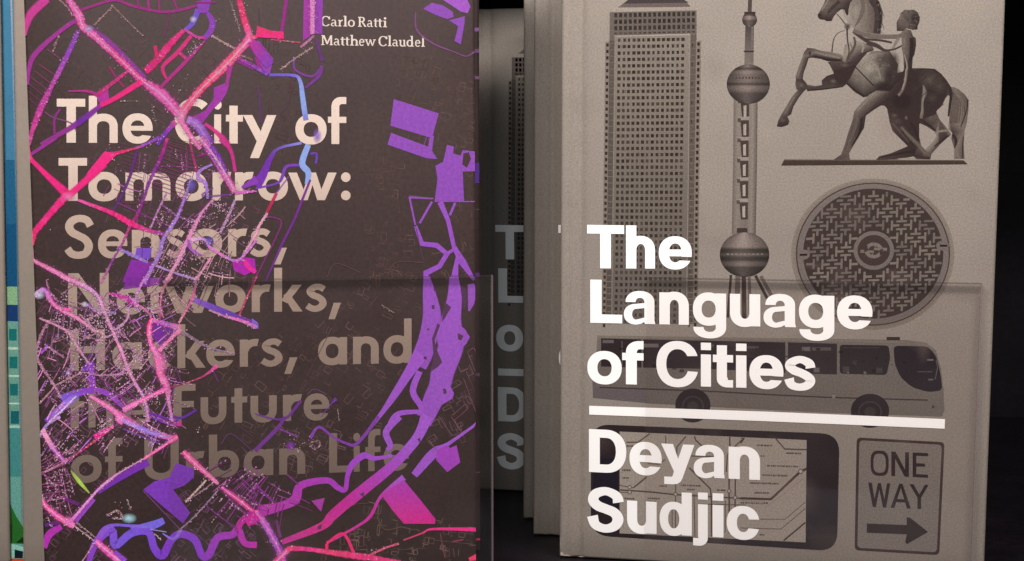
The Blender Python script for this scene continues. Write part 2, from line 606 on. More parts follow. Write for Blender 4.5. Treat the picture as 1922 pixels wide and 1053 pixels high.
def hardback(root, w, h, thick, cover_mat, board=0.0026, x0=0.0, z0=0.0, hinge=False):
    parts = {}
    c = profile_cover('front_cover', w, h, board, cover_mat, root, hinge=hinge)
    c.location = (x0, 0, z0)
    parts['front'] = c
    parts['pages'] = box('page_block', x0 + 0.004, x0 + w - 0.004, board + 0.0001, thick - board - 0.0001, z0 + 0.003, z0 + h - 0.003, M['pages'], root)
    parts['back'] = box('back_cover', x0, x0 + w, thick - board, thick, z0, z0 + h, cover_mat, root, 0.0004)
    # rounded spine
    v, f, n = [], [], 10
    for i in range(n + 1):
        t = i / n
        y = board + 0.0001 + (thick - 2 * board - 0.0002) * t
        bx = 0.0 - 0.0012 * math.sin(math.pi * t) + 0.0016
        v += [(x0 + bx, y, z0), (x0 + bx, y, z0 + h), (x0 + 0.0036, y, z0), (x0 + 0.0036, y, z0 + h)]
    for i in range(n):
        a = i * 4
        f += [(a, a + 1, a + 5, a + 4), (a + 2, a + 6, a + 7, a + 3), (a, a + 4, a + 6, a + 2), (a + 1, a + 3, a + 7, a + 5)]
    f += [(0, 2, 3, 1), (n * 4, n * 4 + 1, n * 4 + 3, n * 4 + 2)]
    parts['spine'] = mesh_obj('spine', v, f, cover_mat, root)
    return parts


# ================================================================== THE GREY BOOK
uL = FR.uv(1051.5, 526)[0]
uR = FR.uv(1868, 526)[0]
vB = FR.uv(1048, 1045)[1]
vT = FR.uv(1048, -92)[1]
BW, BH, BT = uR - uL, vT - vB, 0.0255
front = empty('grey_book', FR.o, -YAW_R)
tag(front, 'grey hardback about cities in the front, its whole cover with tower, bus and horse showing', 'book', 'copies of the grey book')
parts = hardback(front, BW, BH, BT, M['grey_cover'], x0=uL, z0=vB, hinge=True)
FC = parts['front']
inv_off = Vector((-uL, 0, -vB))


def GI(base=6e-5):
    i = Ink(FR, base, clip=(uL + 0.0004, uR - 0.0004, vB + 0.0004))
    i.STEP = 4.5e-7
    return i


def put(I, name, mat=None, label=None, parent=None, off=None):
    if mat is None and name != 'rubbed_patches':      # press gain: halftoned darks print heavier
        I.c = [tuple(0.93 * x * k_ * min(1.0, x * k_ / b_) ** 0.30 for x, b_, k_ in zip(c_[:3], CREAM_GREY, (0.99, 1.055, 1.06))) + (c_[3],) for c_ in I.c]
    o = I.build(name, mat or M['ink'], parent or FC)
    o.location = off or inv_off
    if label: o['label'] = label
    return o


DK, MD, LT = (86, 71, 69), (118, 103, 97), (160, 145, 134)

def rounded(q, r, n=7):
    out = []
    for i in range(len(q)):
        p0, p1, p2 = q[i - 1], q[i], q[(i + 1) % len(q)]
        d0, d2 = math.dist(p0, p1), math.dist(p1, p2)
        a = [p1[k] + (p0[k] - p1[k]) * r / d0 for k in (0, 1)]
        b = [p1[k] + (p2[k] - p1[k]) * r / d2 for k in (0, 1)]
        for j in range(n + 1):
            t = j / n
            out.append(tuple((1 - t) ** 2 * a[k] + 2 * t * (1 - t) * p1[k] + t * t * b[k] for k in (0, 1)))
    return out


# ---- printed tower block with its grid of windows
I = GI(1.5e-5)


def tx(x, y): return x - 6.5 * max(0, (y - 70)) / 540.0


c = ink((150, 136, 126), 250)
I.poly([(1160, 14), (1181, -2), (1282, -2), (1296, 12), (1296, 13)], ink((128, 113, 108), 5))
I.poly([(1170, 7), (1183, -4), (1278, -4), (1293, 5)], ink((98, 84, 84), 5))
I.poly([(1145, 22), (1148, 16), (1308, 12.5), (1308, 19.5)], ink((180, 165, 153), 15))
I.poly([(1144.5, 23), (1307.5, 19.5), (1307.5, 76), (1144, 78)], ink((128, 115, 108), 50))
for r in range(4):
    for k in range(17):
        x = 1153 + k * 9.1
        y = 25 + r * 12.1 - (x - 1145) * 0.02
        I.rect(x, y, x + 5.6, y + (8 if r < 3 else 3), ink(random.choice([(96, 82, 74), (104, 92, 84), (88, 74, 68)]), 40))
I.up()
# side wings and main shaft
yb = 608
I.poly([(1136, 79), (1145, 78), (tx(1145, yb), yb), (tx(1136, yb), yb)], ink((140, 126, 116), 300))
I.poly([(1144, 76), (1155, 76), (tx(1155, yb), yb), (tx(1144, yb), yb)], ink((108, 96, 90), 300))
I.poly([(1294, 66), (1307, 66), (tx(1307, yb), yb), (tx(1294, yb), yb)], ink((112, 99, 92), 300))
I.poly([(1306.5, 77), (1316, 76), (tx(1316, yb), yb), (tx(1306.5, yb), yb)], ink((140, 126, 116), 300))
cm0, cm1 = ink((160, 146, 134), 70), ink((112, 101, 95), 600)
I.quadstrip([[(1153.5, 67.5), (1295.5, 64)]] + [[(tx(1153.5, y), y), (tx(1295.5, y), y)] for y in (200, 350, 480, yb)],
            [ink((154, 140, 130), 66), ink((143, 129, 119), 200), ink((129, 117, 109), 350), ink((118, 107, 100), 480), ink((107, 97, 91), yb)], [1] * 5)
ribbon(I, [(1153.5, 68), (1295.5, 64.5)], 2.5, ink((182, 167, 154), 66), 1, 0)
ribbon(I, [(1295, 66), (tx(1295, yb), yb)], 2.2, ink((150, 136, 126), 300), 1, 0)
ribbon(I, [(1154.5, 68), (tx(1154.5, yb), yb)], 2.2, ink((145, 131, 121), 300), 1, 0)
I.up()
y = 72.5
p = 12.1
row = 0
while y < yb - 3:
    for k in range(14):
        x = tx(1159.5 + k * 9.18, y)
        yy = y - (x - 1159) * 0.021 * (1 - (y / 400)) * 0.9
        w = random.choice([4.2, 5.4, 5.8, 5.6])
        dx = random.uniform(0, 5.8 - w)
        d = random.choice([(80, 66, 60), (72, 58, 52), (92, 80, 72), (84, 70, 64)])
        I.rect(x + dx, yy, x + dx + w, yy + 6.2, ink(d, y))
        if random.random() < 0.35: I.rect(x + 5.8, yy, x + 7.2, yy + 6, ink((126, 112, 103), y))
    I.rect(tx(1138, y), y + 9, tx(1142.5, y), y + 15, ink((76, 62, 56), y))
    I.rect(tx(1309, y), y + 7, tx(1313.5, y), y + 13.5, ink((72, 58, 52), y))
    I.rect(tx(1145, y), y + 8, tx(1153, y), y + 9.6, ink((128, 116, 108), y))
    I.rect(tx(1297, y), y + 6, tx(1306, y), y + 7.6, ink((130, 117, 108), y))
    if row % 3 == 0: I.rect(tx(1298.5, y), y + 9, tx(1301, y), y + 15, ink((88, 76, 70), y))
    y += p
    p -= 0.018
    row += 1
put(I, 'printed_tower_block', label='printed office tower with a grid of windows')

# ---- printed tower with spheres
I = GI(1.5e-5)


def shaded_ball(cx, cy, rx, ry, bands):
    rows, cc = [], []
    n, m = 26, 18
    for i in range(n + 1):
        t = -math.pi / 2 + math.pi * i / n
        y = cy + ry * math.sin(t)
        h = rx * math.cos(t)
        r, c_ = [], []
        for k in range(m + 1):
            s = -1 + 2 * k / m
            r.append((cx + h * s, y))
            v_ = (y - cy) / ry
            g = 112 + 26 * math.exp(-(((s + 0.1) / 0.45) ** 2)) - 22 * abs(s) ** 3
            for b0, b1, dv in bands:
                if b0 <= v_ <= b1: g += dv * (1 - 0.35 * abs(s))
            c_.append(ink((g, g * 0.885, g * 0.835), y))
        rows.append(r)
        cc.append(c_)
    I.quadstrip(rows, cc, [1] * (n + 1))


ribbon(I, [(1408, -3), (1407, 26)], 8, [ink((104, 90, 86), 10)], 1, 0.2)
I.poly([(1399, 49), (1415, 49), (1414.5, 122), (1397, 122)], [ink((98, 85, 83), 80)] * 2 + [ink((140, 126, 118), 120)] * 2)
ribbon(I, [(1412, 50), (1411, 118)], 4, ink((132, 118, 110), 80), 1, 0.2)
I.rect(1396, 95, 1415, 98, ink((84, 70, 68), 90), 1, True)
shaded_ball(1407, 37, 14, 14, [(-1, -0.55, -22), (-.5, -.1, 22), (0.1, 0.9, -18)])
I.rect(1397, 22, 1418, 27, ink((88, 74, 72), 25), 1, True)
# shaft
sh = [ink((128, 113, 106), 300), ink((148, 134, 124), 300), ink((136, 121, 113), 300), ink((140, 125, 116), 300), ink((150, 136, 126), 300), ink((112, 98, 92), 300)]
ribbon(I, [(1399.5, 186), (1398.5, 300), (1396, 440)], 45, sh[0], cross=[sh[5], sh[4], sh[2], sh[3], sh[1], sh[0]])
for yc in (197, 232, 270, 308, 346, 386):
    xo = 1399 - (yc - 197) * 0.012
    I.poly([(xo - 9, yc - 6), (xo + 7, yc - 6), (xo + 7, yc + 26), (xo - 6, yc + 26)], ink((92, 78, 74), yc))
    I.poly([(xo - 3.5, yc + 2), (xo + 2, yc), (xo + 2, yc + 22), (xo - 3, yc + 22)], ink((178, 164, 152), yc))
    I.poly([(xo - 12, yc - 13), (xo + 8, yc - 13), (xo + 8, yc - 7), (xo - 12, yc - 7)], ink((158, 144, 134), yc))
    I.poly([(xo - 14, yc - 10), (xo - 8, yc - 10), (xo - 8, yc - 3), (xo - 14, yc - 3)], ink((104, 90, 86), yc))
I.rect(1383, 428, 1403, 437, ink((84, 70, 68), 430), 1, True)
shaded_ball(1404.5, 158, 40.5, 37, [(-.86, -.72, -28), (-.7, -.55, 14), (-.1, .06, -40), (0.08, 0.3, 12), (.45, 1, -26)])
shaded_ball(1397.5, 478, 46.5, 42, [(-1, -.35, 16), (-.32, -.08, -38), (0, .1, -8), (.12, .32, -45), (.34, .5, -8), (.5, 1, -42)])
for t in range(9):
    I.rect(1364 + t * 8, 476, 1368 + t * 8, 478, ink((142, 128, 118), 477), 1, t == 0)
    I.rect(1381 + t * 6, 144 + abs(t - 4) * .3, 1384 + t * 6, 148, ink((92, 78, 74), 146), 1, t == 0)
# splayed legs
for a_, b_, w_, c_ in (((1372, 516), (1366, 596), 5, DK), ((1385, 518), (1382, 600), 10, MD), ((1396, 518), (1397, 602), 9, DK), ((1406, 518), (1409, 600), 6, MD),
                       ((1418, 517), (1440, 560), 6, DK), ((1428, 518), (1452, 562), 7, MD), ((1377, 518), (1371, 600), 3, LT)):
    ribbon(I, [a_, b_], w_, ink(tuple(q * 0.94 for q in c_), 540), 1, 0.2)
put(I, 'printed_sphere_tower', label='printed tower of two spheres on a shaft')

# ---- printed horse and man
I = GI(1.5e-5)


def N0(p, o=0): return [(1440 + a[0] / 3.9, o + a[1] / 3.9) + tuple(a[2:]) for a in p]


def hp(pts, c_, o=0, a=1.0):
    q = N0(pts, o)
    if isinstance(c_, list):
        I.poly(q, [ink(k, p_[1]) for k, p_ in zip(c_, q)], a)
    else:
        I.poly(q, ink(c_, sum(p_[1] for p_ in q) / len(q)), a)


def hr(pts, w, c_, o=0, a=1.0, cross=None, soft=0.3):
    q = N0(pts, o)
    ym = sum(p_[1] for p_ in q) / len(q)
    ww = [x / 3.9 for x in w] if isinstance(w, (list, tuple)) else w / 3.9
    ribbon(I, q, ww, ink(c_, ym), a, soft, True, cross=[ink(k, ym) for k in cross] if cross else None)


D1, D2, G1, G2, L1, L2 = (78, 64, 62), (92, 78, 75), (110, 95, 89), (130, 115, 107), (150, 136, 125), (170, 156, 144)
C1, C2, C3, C4 = (1440, 0, 8.1), (1610, 0, 7.018), (1440, 80, 4.39), (1630, 130, 5.54)


def hq(o, pts, sh):
    """polygon traced on the print; sh = one tone or one per corner (cycled)"""
    q = [(o[0] + x / o[2], o[1] + y / o[2]) for x, y in pts]
    if isinstance(sh, list):
        I.poly(q, [ink(sh[i % len(sh)], p_[1]) for i, p_ in enumerate(q)])
    else:
        I.poly(q, ink(sh, sum(p_[1] for p_ in q) / len(q)))


def hb(o, pts, w, c_, a=.8, soft=.5):
    q = [(o[0] + x / o[2], o[1] + y / o[2]) for x, y in pts]
    ribbon(I, q, [x / o[2] for x in w] if isinstance(w, list) else w / o[2], ink(c_, q[0][1]), a, soft, len(pts) > 2)


def blot(o, x, y, rx, ry, c_, a=.8):
    disc(I, o[0] + x / o[2], o[1] + y / o[2], rx / o[2], ry / o[2], ink(c_, o[1] + y / o[2]), a, 24, 0.0)


# tail, far hind leg
hq(C4, [(850, 180), (900, 190), (940, 210), (1000, 260), (1042, 320), (1040, 430), (1022, 560), (1000, 640), (990, 780), (1000, 930), (890, 935), (892, 830), (862, 720), (872, 660), (830, 620), (840, 500), (858, 300)],
   [G2, G2, G2, G1, D2, G1, G1, G2, G1, G1, G2, G2, D2, D1, L1, G2, G1])
for k in range(16):
    x = 880 + k * 9
    hb(C4, [(x, 230 + k * 12), (x - 20 + k * 2, 380 + k * 6), (x - 30 + k, 560)], 7, random.choice([D2, L1, D1, G2, D2]), .6)
hb(C4, [(1030, 320), (1020, 430), (960, 600)], 12, D1, .8)
hb(C4, [(880, 680), (910, 740), (895, 820)], [30, 40, 12], D1, .9)
hb(C4, [(940, 760), (920, 860), (950, 930)], [20, 30, 20], L1, .6)
hb(C4, [(985, 700), (975, 930)], 14, D1, .7)
hq(C4, [(560, 470), (700, 430), (740, 520), (830, 630), (862, 680), (820, 712), (740, 785), (655, 880), (645, 935), (560, 935), (590, 840), (680, 740), (705, 690), (690, 650), (600, 590), (530, 560)],
   [D2, G1, G1, G1, G2, D1, D1, D2, G1, G2, G2, L1, L1, G1, D1, D1])
hb(C4, [(700, 655), (770, 640), (830, 640)], [16, 34, 20], L1, .8)
hb(C4, [(560, 530), (640, 590), (700, 640)], 24, D1, .8)
blot(C4, 650, 500, 60, 60, G2, .6)
hb(C4, [(690, 800), (770, 730), (840, 690)], 16, D1, .9)
# horse body, hindquarters, near hind leg and the man's trailing leg as one mass
hq(C4, [(0, 100), (200, 60), (420, 10), (430, -10), (560, -12), (690, -5), (760, 50), (822, 130), (862, 190), (870, 250), (862, 300), (830, 268), (800, 300), (770, 370), (712, 430), (700, 470), (560, 520), (528, 570), (528, 700),
        (548, 790), (600, 850), (648, 900), (642, 938), (500, 936), (470, 905), (300, 938), (78, 942), (110, 905), (230, 875), (410, 800), (330, 720), (250, 640), (218, 540), (195, 410), (165, 378), (110, 378), (0, 450)],
   [D1, D2, D1, D1, D2, D2, D2, D1, D1, D1, D1, D2, D1, D2, D1, D1, D1, D1, D1, G1, G2, G1, D1, G1, D1, D2, D2, D2, D1, D1, D1, D1, D1, D1, D1, D2, D1])
for (x, y, rx, ry, c_, a_) in ((640, 110, 150, 110, G1, .95), (740, 180, 90, 90, G1, .7), (660, 300, 70, 60, G1, .6), (480, 200, 90, 120, D2, .7), (350, 330, 120, 100, D1, .8), (300, 540, 60, 40, G1, .7), (270, 480, 40, 26, G2, .6), (392, 505, 22, 30, G2, .9),
                               (600, 880, 50, 40, G2, .8), (350, 620, 60, 40, G1, .8)):
    blot(C4, x, y, rx, ry, c_, a_)
hb(C4, [(340, 600), (420, 690), (520, 790), (590, 880)], [20, 46, 50, 40], G2, .75)
hb(C4, [(250, 560), (300, 620), (420, 760)], [20, 26, 24], G1, .7)
hb(C4, [(440, 560), (490, 640), (520, 740)], [30, 30, 14], D1, .8)
hb(C4, [(110, 920), (300, 880), (480, 850)], [8, 22, 40], D1, .7)
hb(C4, [(300, 930), (400, 925), (480, 918)], [6, 12, 10], L2, .9)
hb(C4, [(570, 165), (585, 240), (562, 330), (560, 440), (545, 510)], [16, 60, 34, 40, 44], G2, .95)
hb(C4, [(572, 180), (578, 250), (566, 340), (556, 430), (545, 480)], [10, 30, 16, 20, 26], L1, .8)
hb(C4, [(848, 180), (860, 260), (845, 380), (832, 490)], [20, 34, 30, 22], D1, .95)
hb(C4, [(500, 10), (640, -2), (770, 70), (850, 180)], [10, 12, 12, 10], D1, .6)
for k in range(14):
    x, y = random.uniform(560, 820), random.uniform(60, 380)
    hb(C4, [(x, y), (x - 60, y + 50)], 12, random.choice([D1, G1, D2]), .35)
# barrel and light flank
hq(C3, [(735, 190), (790, 130), (860, 70), (1010, 70), (1080, 180), (1060, 300), (1000, 370), (900, 430), (820, 445), (790, 450), (720, 400), (650, 340), (690, 265)],
   [L1, L2, G2, G1, D2, D2, D2, D1, D1, D1, D1, D1, G1])
for (x, y, rx, ry, c_, a_) in ((840, 210, 110, 100, L2, .95), (900, 290, 90, 60, L1, .8), (960, 200, 60, 110, G2, .7), (740, 300, 50, 50, L1, .7), (930, 140, 60, 50, G1, .6), (1000, 260, 50, 90, D2, .8)):
    blot(C3, x, y, rx, ry, c_, a_)
hb(C3, [(655, 335), (730, 400), (800, 440)], [10, 26, 20], D1, .8)
hb(C2, [(160, 800), (260, 900), (300, 1040)], [30, 30, 30], L2, .6)
for k in range(18):
    x, y = random.uniform(60, 560), random.uniform(680, 1040)
    blot(C2, x, y, random.uniform(12, 34), random.uniform(12, 40), random.choice([L1, G2, L2, G1]), .4)
for (x, y, rx, ry, c_, a_) in ((1040, 150, 60, 90, D2, .8), (1050, 260, 60, 90, D2, .8), (960, 360, 90, 50, D1, .8), (985, 130, 40, 60, G1, .7), (1000, 300, 40, 70, D2, .6)):
    blot(C3, x, y, rx, ry, c_, a_)
# neck, mane, head
hq(C1, [(1150, 130), (1240, 20), (1290, -20), (1640, -30), (1700, 40), (1735, 200), (1725, 520), (1540, 520), (1380, 480), (1290, 400), (1230, 330), (1165, 230)], [L1, L1, L2, G1, D2, D2, G1, G2, L1, L1, L2, L2])
blot(C1, 1350, 180, 110, 200, L2, .9)
hb(C1, [(1440, -10), (1460, 120), (1400, 300), (1330, 400)], [50, 60, 50, 20], G2, .9)
hb(C1, [(1500, 60), (1510, 250), (1440, 440)], [40, 40, 60], L1, .8)
hb(C2, [(190, -20), (262, 110), (275, 260), (245, 440)], [130, 110, 110, 90], D2, .97, .25)
hb(C2, [(255, 20), (292, 160), (296, 300), (270, 430)], [40, 34, 34, 26], D1, .9)
for k in range(46):
    y = random.uniform(0, 430)
    x = 200 + random.uniform(-20, 90) + 60 * math.sin(y / 430 * 2.2)
    hb(C2, [(x, y), (x + random.uniform(-14, 18), y + random.uniform(16, 34))], random.uniform(6, 11), random.choice([G2, D1, G1, D1, L1]), .7)
hq(C1, [(770, 215), (800, 170), (850, 80), (890, -20), (1330, -30), (1262, 40), (1240, 130), (1232, 215), (1215, 240), (1190, 200), (1175, 150), (1130, 135), (1070, 180), (1010, 250), (980, 318), (900, 320), (870, 298), (800, 292), (768, 250)],
   [D1, G2, G2, G1, D2, D1, D1, D1, D1, D1, D2, D1, D2, D2, D1, D1, D1, D1, D1])
hb(C1, [(830, 160), (880, 80), (930, -10)], [26, 30, 30], L1, .85)
hb(C1, [(920, 200), (1000, 110), (1100, 20)], [30, 60, 60], D2, .8)
blot(C1, 950, 150, 40, 30, G1, .8)
blot(C1, 885, 212, 16, 14, G2, .9)
blot(C1, 800, 225, 26, 18, (64, 50, 46), .9)
hb(C1, [(1060, 210), (1130, 290), (1190, 370)], [16, 20, 24], G1, .8)
# forelegs
hq(C3, [(318, 345), (400, 358), (452, 350), (450, 310), (490, 275), (550, 255), (640, 280), (660, 335), (620, 366), (540, 376), (440, 390), (330, 398)], [G1, G1, D2, D2, D1, D1, D1, D1, D1, D2, D2, D1])
blot(C3, 545, 318, 30, 22, G2, .9)
hb(C3, [(340, 372), (440, 372), (560, 350)], [16, 16, 20], G1, .6)
hb(C3, [(330, 392), (440, 386), (600, 366)], 9, D1, .8)
hq(C3, [(500, 160), (600, 140), (660, 120), (740, 100), (800, 60), (850, 50), (790, 120), (735, 190), (700, 260), (660, 330), (600, 345), (560, 300), (545, 240), (520, 190)], [D2, G1, G1, G1, G1, D2, D1, D1, D1, D1, D1, D1, D1, D2])
hb(C3, [(690, 90), (665, 150), (650, 200)], [50, 40, 20], D2, .6)
blot(C3, 640, 185, 40, 24, G2, .7)
hq(C3, [(303, 80), (330, 44), (385, 48), (440, 66), (520, 76), (600, 92), (645, 130), (625, 152), (560, 152), (500, 152), (440, 132), (370, 122), (342, 126), (322, 190), (302, 240), (292, 300), (238, 312), (234, 280), (260, 200), (290, 122)],
   [G1, D2, G1, G2, L1, L1, G2, D1, D1, D1, D1, D1, D1, D1, D1, D2, D2, G2, G2, G2])
hb(C3, [(390, 80), (480, 100), (600, 125)], [18, 30, 26], L1, .8)
hb(C3, [(375, 108), (440, 122), (510, 142), (600, 146)], [10, 14, 18, 20], D1, .85)
hb(C3, [(310, 90), (280, 180), (255, 280)], [12, 16, 16], L1, .55)
blot(C3, 330, 85, 30, 26, G2, .7)
blot(C3, 352, 88, 14, 26, D1, .8)
hq(C3, [(238, 305), (292, 298), (328, 340), (332, 372), (300, 402), (262, 402), (240, 380), (232, 340)], [D2, D1, G1, D2, D1, D2, G1, G1])
blot(C3, 280, 350, 28, 26, G2, .85)
hq(C3, [(245, 398), (302, 400), (262, 450), (218, 520), (196, 590), (166, 608), (185, 648), (172, 676), (120, 694), (80, 690), (92, 640), (118, 590), (160, 520), (200, 450)], [G1, D1, D1, D1, D1, D2, G1, D1, D1, D1, D2, G1, G2, G2])
hb(C3, [(235, 430), (180, 530), (145, 590)], [12, 14, 14], L1, .5)
blot(C3, 130, 640, 28, 20, G2, .7)
# chest straps and reins
hq(C3, [(640, 20), (720, -20), (860, 20), (880, 60), (800, 90), (700, 140), (650, 170), (620, 150), (630, 90)], [L1, L2, G1, D2, D1, D2, G2, L1, L1])
hb(C1, [(1180, 460), (1080, 500), (1010, 600), (985, 790)], [8, 12, 20, 30], G1, .85)
hb(C1, [(1215, 430), (1220, 600), (1245, 780), (1210, 900)], [34, 26, 22, 16], D2, .9)
hb(C1, [(1320, 560), (1335, 680), (1250, 850), (1200, 960)], [40, 44, 44, 40], G1, .9)
hb(C1, [(1260, 640), (1290, 760)], 22, L1, .7)
hb(C1, [(1400, 620), (1460, 700), (1440, 800)], [40, 50, 30], L2, .8)
hb(C1, [(1300, 480), (1420, 560), (1540, 640)], [40, 60, 70], D2, .9)
hb(C1, [(1480, 820), (1380, 900), (1260, 1000)], [30, 60, 80], D2, .85)
hb(C3, [(722, 195), (790, 265), (878, 355)], 9, (66, 52, 48), .95, .3)
# man's stepping leg
hq(C3, [(800, 470), (840, 430), (900, 395), (1010, 400), (1000, 460), (930, 520), (878, 552), (812, 600), (798, 700), (745, 790), (702, 860), (674, 910), (682, 966), (545, 966), (608, 922), (640, 840), (665, 750), (700, 650), (718, 565)],
   [G2, L1, G2, D2, D1, D1, D1, D1, D1, D1, D1, G1, G1, D2, G1, G1, G1, G1, G2])
hb(C3, [(870, 430), (800, 500), (745, 560)], [20, 28, 24], L1, .8)
hb(C3, [(745, 600), (730, 680), (690, 790), (650, 900)], [30, 36, 30, 26], G2, .6)
hb(C3, [(780, 620), (760, 740), (700, 850)], [18, 22, 14], D1, .7)
# man's torso, arms and head
hq(C2, [(575, 430), (620, 380), (700, 400), (728, 480), (762, 500), (768, 590), (745, 720), (722, 760), (715, 900), (690, 1060), (600, 1060), (560, 1040), (610, 900), (600, 720), (582, 640), (580, 520)], [G2, G2, G1, D2, D1, D1, D1, D1, D1, D1, D2, D1, D1, G2, G1, G2])
hb(C2, [(620, 430), (640, 560), (630, 660)], [50, 56, 30], G2, .8)
hb(C2, [(610, 500), (622, 620)], [18, 16], L1, .8)
hb(C2, [(700, 500), (710, 600), (690, 800)], [50, 60, 40], D1, .8)
hb(C2, [(600, 700), (640, 800), (650, 920), (615, 1060)], [26, 34, 34, 40], G2, .9)
hb(C2, [(612, 720), (640, 820), (645, 920), (612, 1050)], [10, 16, 18, 16], L2, .85)
hb(C4, [(395, -5), (385, 110), (355, 210), (310, 275)], [36, 36, 34, 40], G2, .95)
hb(C4, [(392, -5), (380, 110), (350, 210)], [12, 16, 14], L2, .8)
hb(C2, [(600, 450), (520, 480), (450, 480), (200, 480), (60, 450), (-60, 400)], [50, 56, 60, 50, 46, 60], G2, .97, .2)
hb(C2, [(520, 455), (300, 455), (80, 430)], [10, 14, 12], L1, .8)
hb(C2, [(450, 560), (300, 530), (100, 510), (-30, 450)], [26, 30, 26, 20], D2, .95, .3)
hb(C2, [(580, 600), (500, 640), (440, 655), (350, 660), (250, 600), (120, 560)], [20, 24, 24, 40, 60, 70], D2, .95, .3)
hb(C2, [(540, 500), (490, 580), (460, 640)], [50, 40, 26], L1, .85)
blot(C1, 1220, 400, 60, 60, D2, .95)
blot(C1, 1215, 395, 24, 20, G2, .8)
hq(C2, [(575, 165), (610, 130), (740, 130), (790, 165), (818, 230), (808, 300), (785, 340), (788, 385), (720, 390), (690, 380), (640, 370), (600, 405), (515, 405), (512, 290), (545, 230)], [G1, G2, D2, D2, D1, D1, D1, D1, D2, G1, G1, D2, D1, G1, G2])
blot(C2, 650, 210, 70, 70, G2, .8)
blot(C2, 740, 240, 50, 70, D1, .7)
hb(C2, [(640, 330), (700, 325), (760, 335)], 14, G2, .9)
for k in range(26):
    blot(C2, random.uniform(560, 780), random.uniform(150, 330), 16, 14, random.choice([D1, G1, L1, G2]), .5)
# plinth
hp([(125, 153), (1435, 158), (1466, 187), (103, 196)], (88, 73, 66), 260)
hp([(125, 153), (1435, 158), (1437, 165), (122, 161)], (110, 95, 86), 260)
put(I, 'printed_horse_and_man', label='printed statue of a rearing horse led by a man')

# ---- printed manhole cover
I = GI(1.5e-5)
MX, MY, MRX, MRY = 1638, 477, 153, 142
disc(I, MX, MY, MRX, MRY, ink((134, 119, 110), 480), 1, 72)
ring(I, MX, MY, MRX, MRY, MRX * .972, MRY * .972, ink((146, 131, 120), 480), .8, 72)
ring(I, MX + .5, MY, MRX * .945, MRY * .945, MRX * .93, MRY * .93, ink((84, 69, 64), 480), 1, 72)
disc(I, MX + .5, MY, MRX * .93, MRY * .93, ink((124, 111, 106), 480), 1, 72)
disc(I, MX + 1, MY - 1, MRX * .86, MRY * .86, ink((80, 67, 63), 480), 1, 72)
I.up()
for i in range(-9, 10):
    for k in range(-9, 10):
        cx = 1640 + 26.0 * i + 26.4 * k
        cy = 471 - 24.2 * i + 23.6 * k
        shp = []
        for s in (-1, 1):
            shp += [(-10, s * 7.3 - 1.9, 10, s * 7.3 + 1.9), (-2.2, min(s * 9, s * 18), 2.2, max(s * 9, s * 18))]
            shp += [(s * 18 - 2.0, -9.5, s * 18 + 2.0, 9.5), (min(s * 4, s * 16.2), -2.2, max(s * 4, s * 16.2), 2.2)]
        g = random.choice([(122, 109, 103), (116, 103, 98), (128, 115, 107)])
        for x0, y0, x1, y1 in shp:
            mx_, my_ = cx + (x0 + x1) / 2, cy + (y0 + y1) / 2
            rr = math.hypot((mx_ - MX - 1) / MRX, (my_ - MY + 1) / MRY)
            if rr > 0.835 or math.hypot(mx_ - 1640, my_ - 470) < 42: continue
            th = 0.045
            q = [(cx + x + y_ * th * -1, cy + y_ + x * -th) for x, y_ in ((x0, y0), (x1, y0), (x1, y1), (x0, y1))]
            I.poly(q, ink(g, my_), 1, False)
for (x, y, s) in ((1500, 478, 1), (1777, 461, -1)):
    disc(I, x + 8 * s, y, 12, 9.5, ink((122, 109, 104), 470), 1, 20)
    ribbon(I, [(x + 1, y + .5), (x + 14 * s + 1, y)], 4, ink((62, 48, 46), 470), 1, .2)
disc(I, 1640, 470, 38, 36.5, ink((122, 109, 103), 470), 1, 40)
disc(I, 1640, 470, 30.5, 29, ink((84, 70, 66), 470), 1, 40)
ring(I, 1640, 470, 17.5, 15, 10.5, 8.5, ink((126, 113, 106), 470), 1, 32)
ribbon(I, [(1615, 471.5), (1640, 472.5), (1636, 480)], [6, 5, 4], ink((126, 113, 106), 470), 1, .1)
ribbon(I, [(1665, 468), (1641, 467), (1644, 461)], [6, 5, 4], ink((126, 113, 106), 470), 1, .1)
I.poly([(1622, 464), (1627, 459), (1630, 470), (1622, 474)], ink((84, 70, 66), 470))
I.poly([(1657, 476), (1652, 480), (1650, 470), (1657, 466)], ink((84, 70, 66), 470))
put(I, 'printed_manhole_cover', label='printed round manhole cover with raised T pattern')

# ---- printed bus
I = GI(1.5e-5)
cb = lambda y, k=1.0: ink((112 * k, 101 * k, 95 * k), y)
I.poly([(1121, 630), (1700, 638), (1738, 643), (1756, 657), (1766, 690), (1771, 730), (1773, 770), (1768, 782), (1560, 775), (1340, 764), (1215, 757), (1113, 747), (1112, 720), (1118, 690)],
       [ink((116, 105, 98), 640)] * 4 + [ink((110, 99, 93), 700)] * 4 + [ink((102, 91, 86), 770)] * 4 + [ink((104, 92, 88), 740)] * 2)
I.poly([(1118, 700), (1118, 728), (1210, 731), (1216, 757), (1113, 747), (1112, 715)], ink((100, 88, 88), 740), 1.0)
ribbon(I, [(1121, 632), (1400, 636), (1700, 642)], 5, ink((122, 110, 102), 640), 1, .2)
I.poly([(1128, 635), (1204, 637), (1204, 690), (1128, 688)], ink((62, 51, 53), 660))
I.poly([(1207, 637), (1474, 642.5), (1474, 700), (1330, 692.5), (1207, 690)], ink((64, 53, 55), 660))
I.poly([(1479, 642.5), (1571, 645), (1571, 703), (1479, 700)], ink((66, 55, 57), 660))
I.poly(rounded([(1576, 647), (1668, 648.5), (1671, 672), (1664, 704), (1576, 701.5)], 7, 4), ink((60, 50, 52), 670))
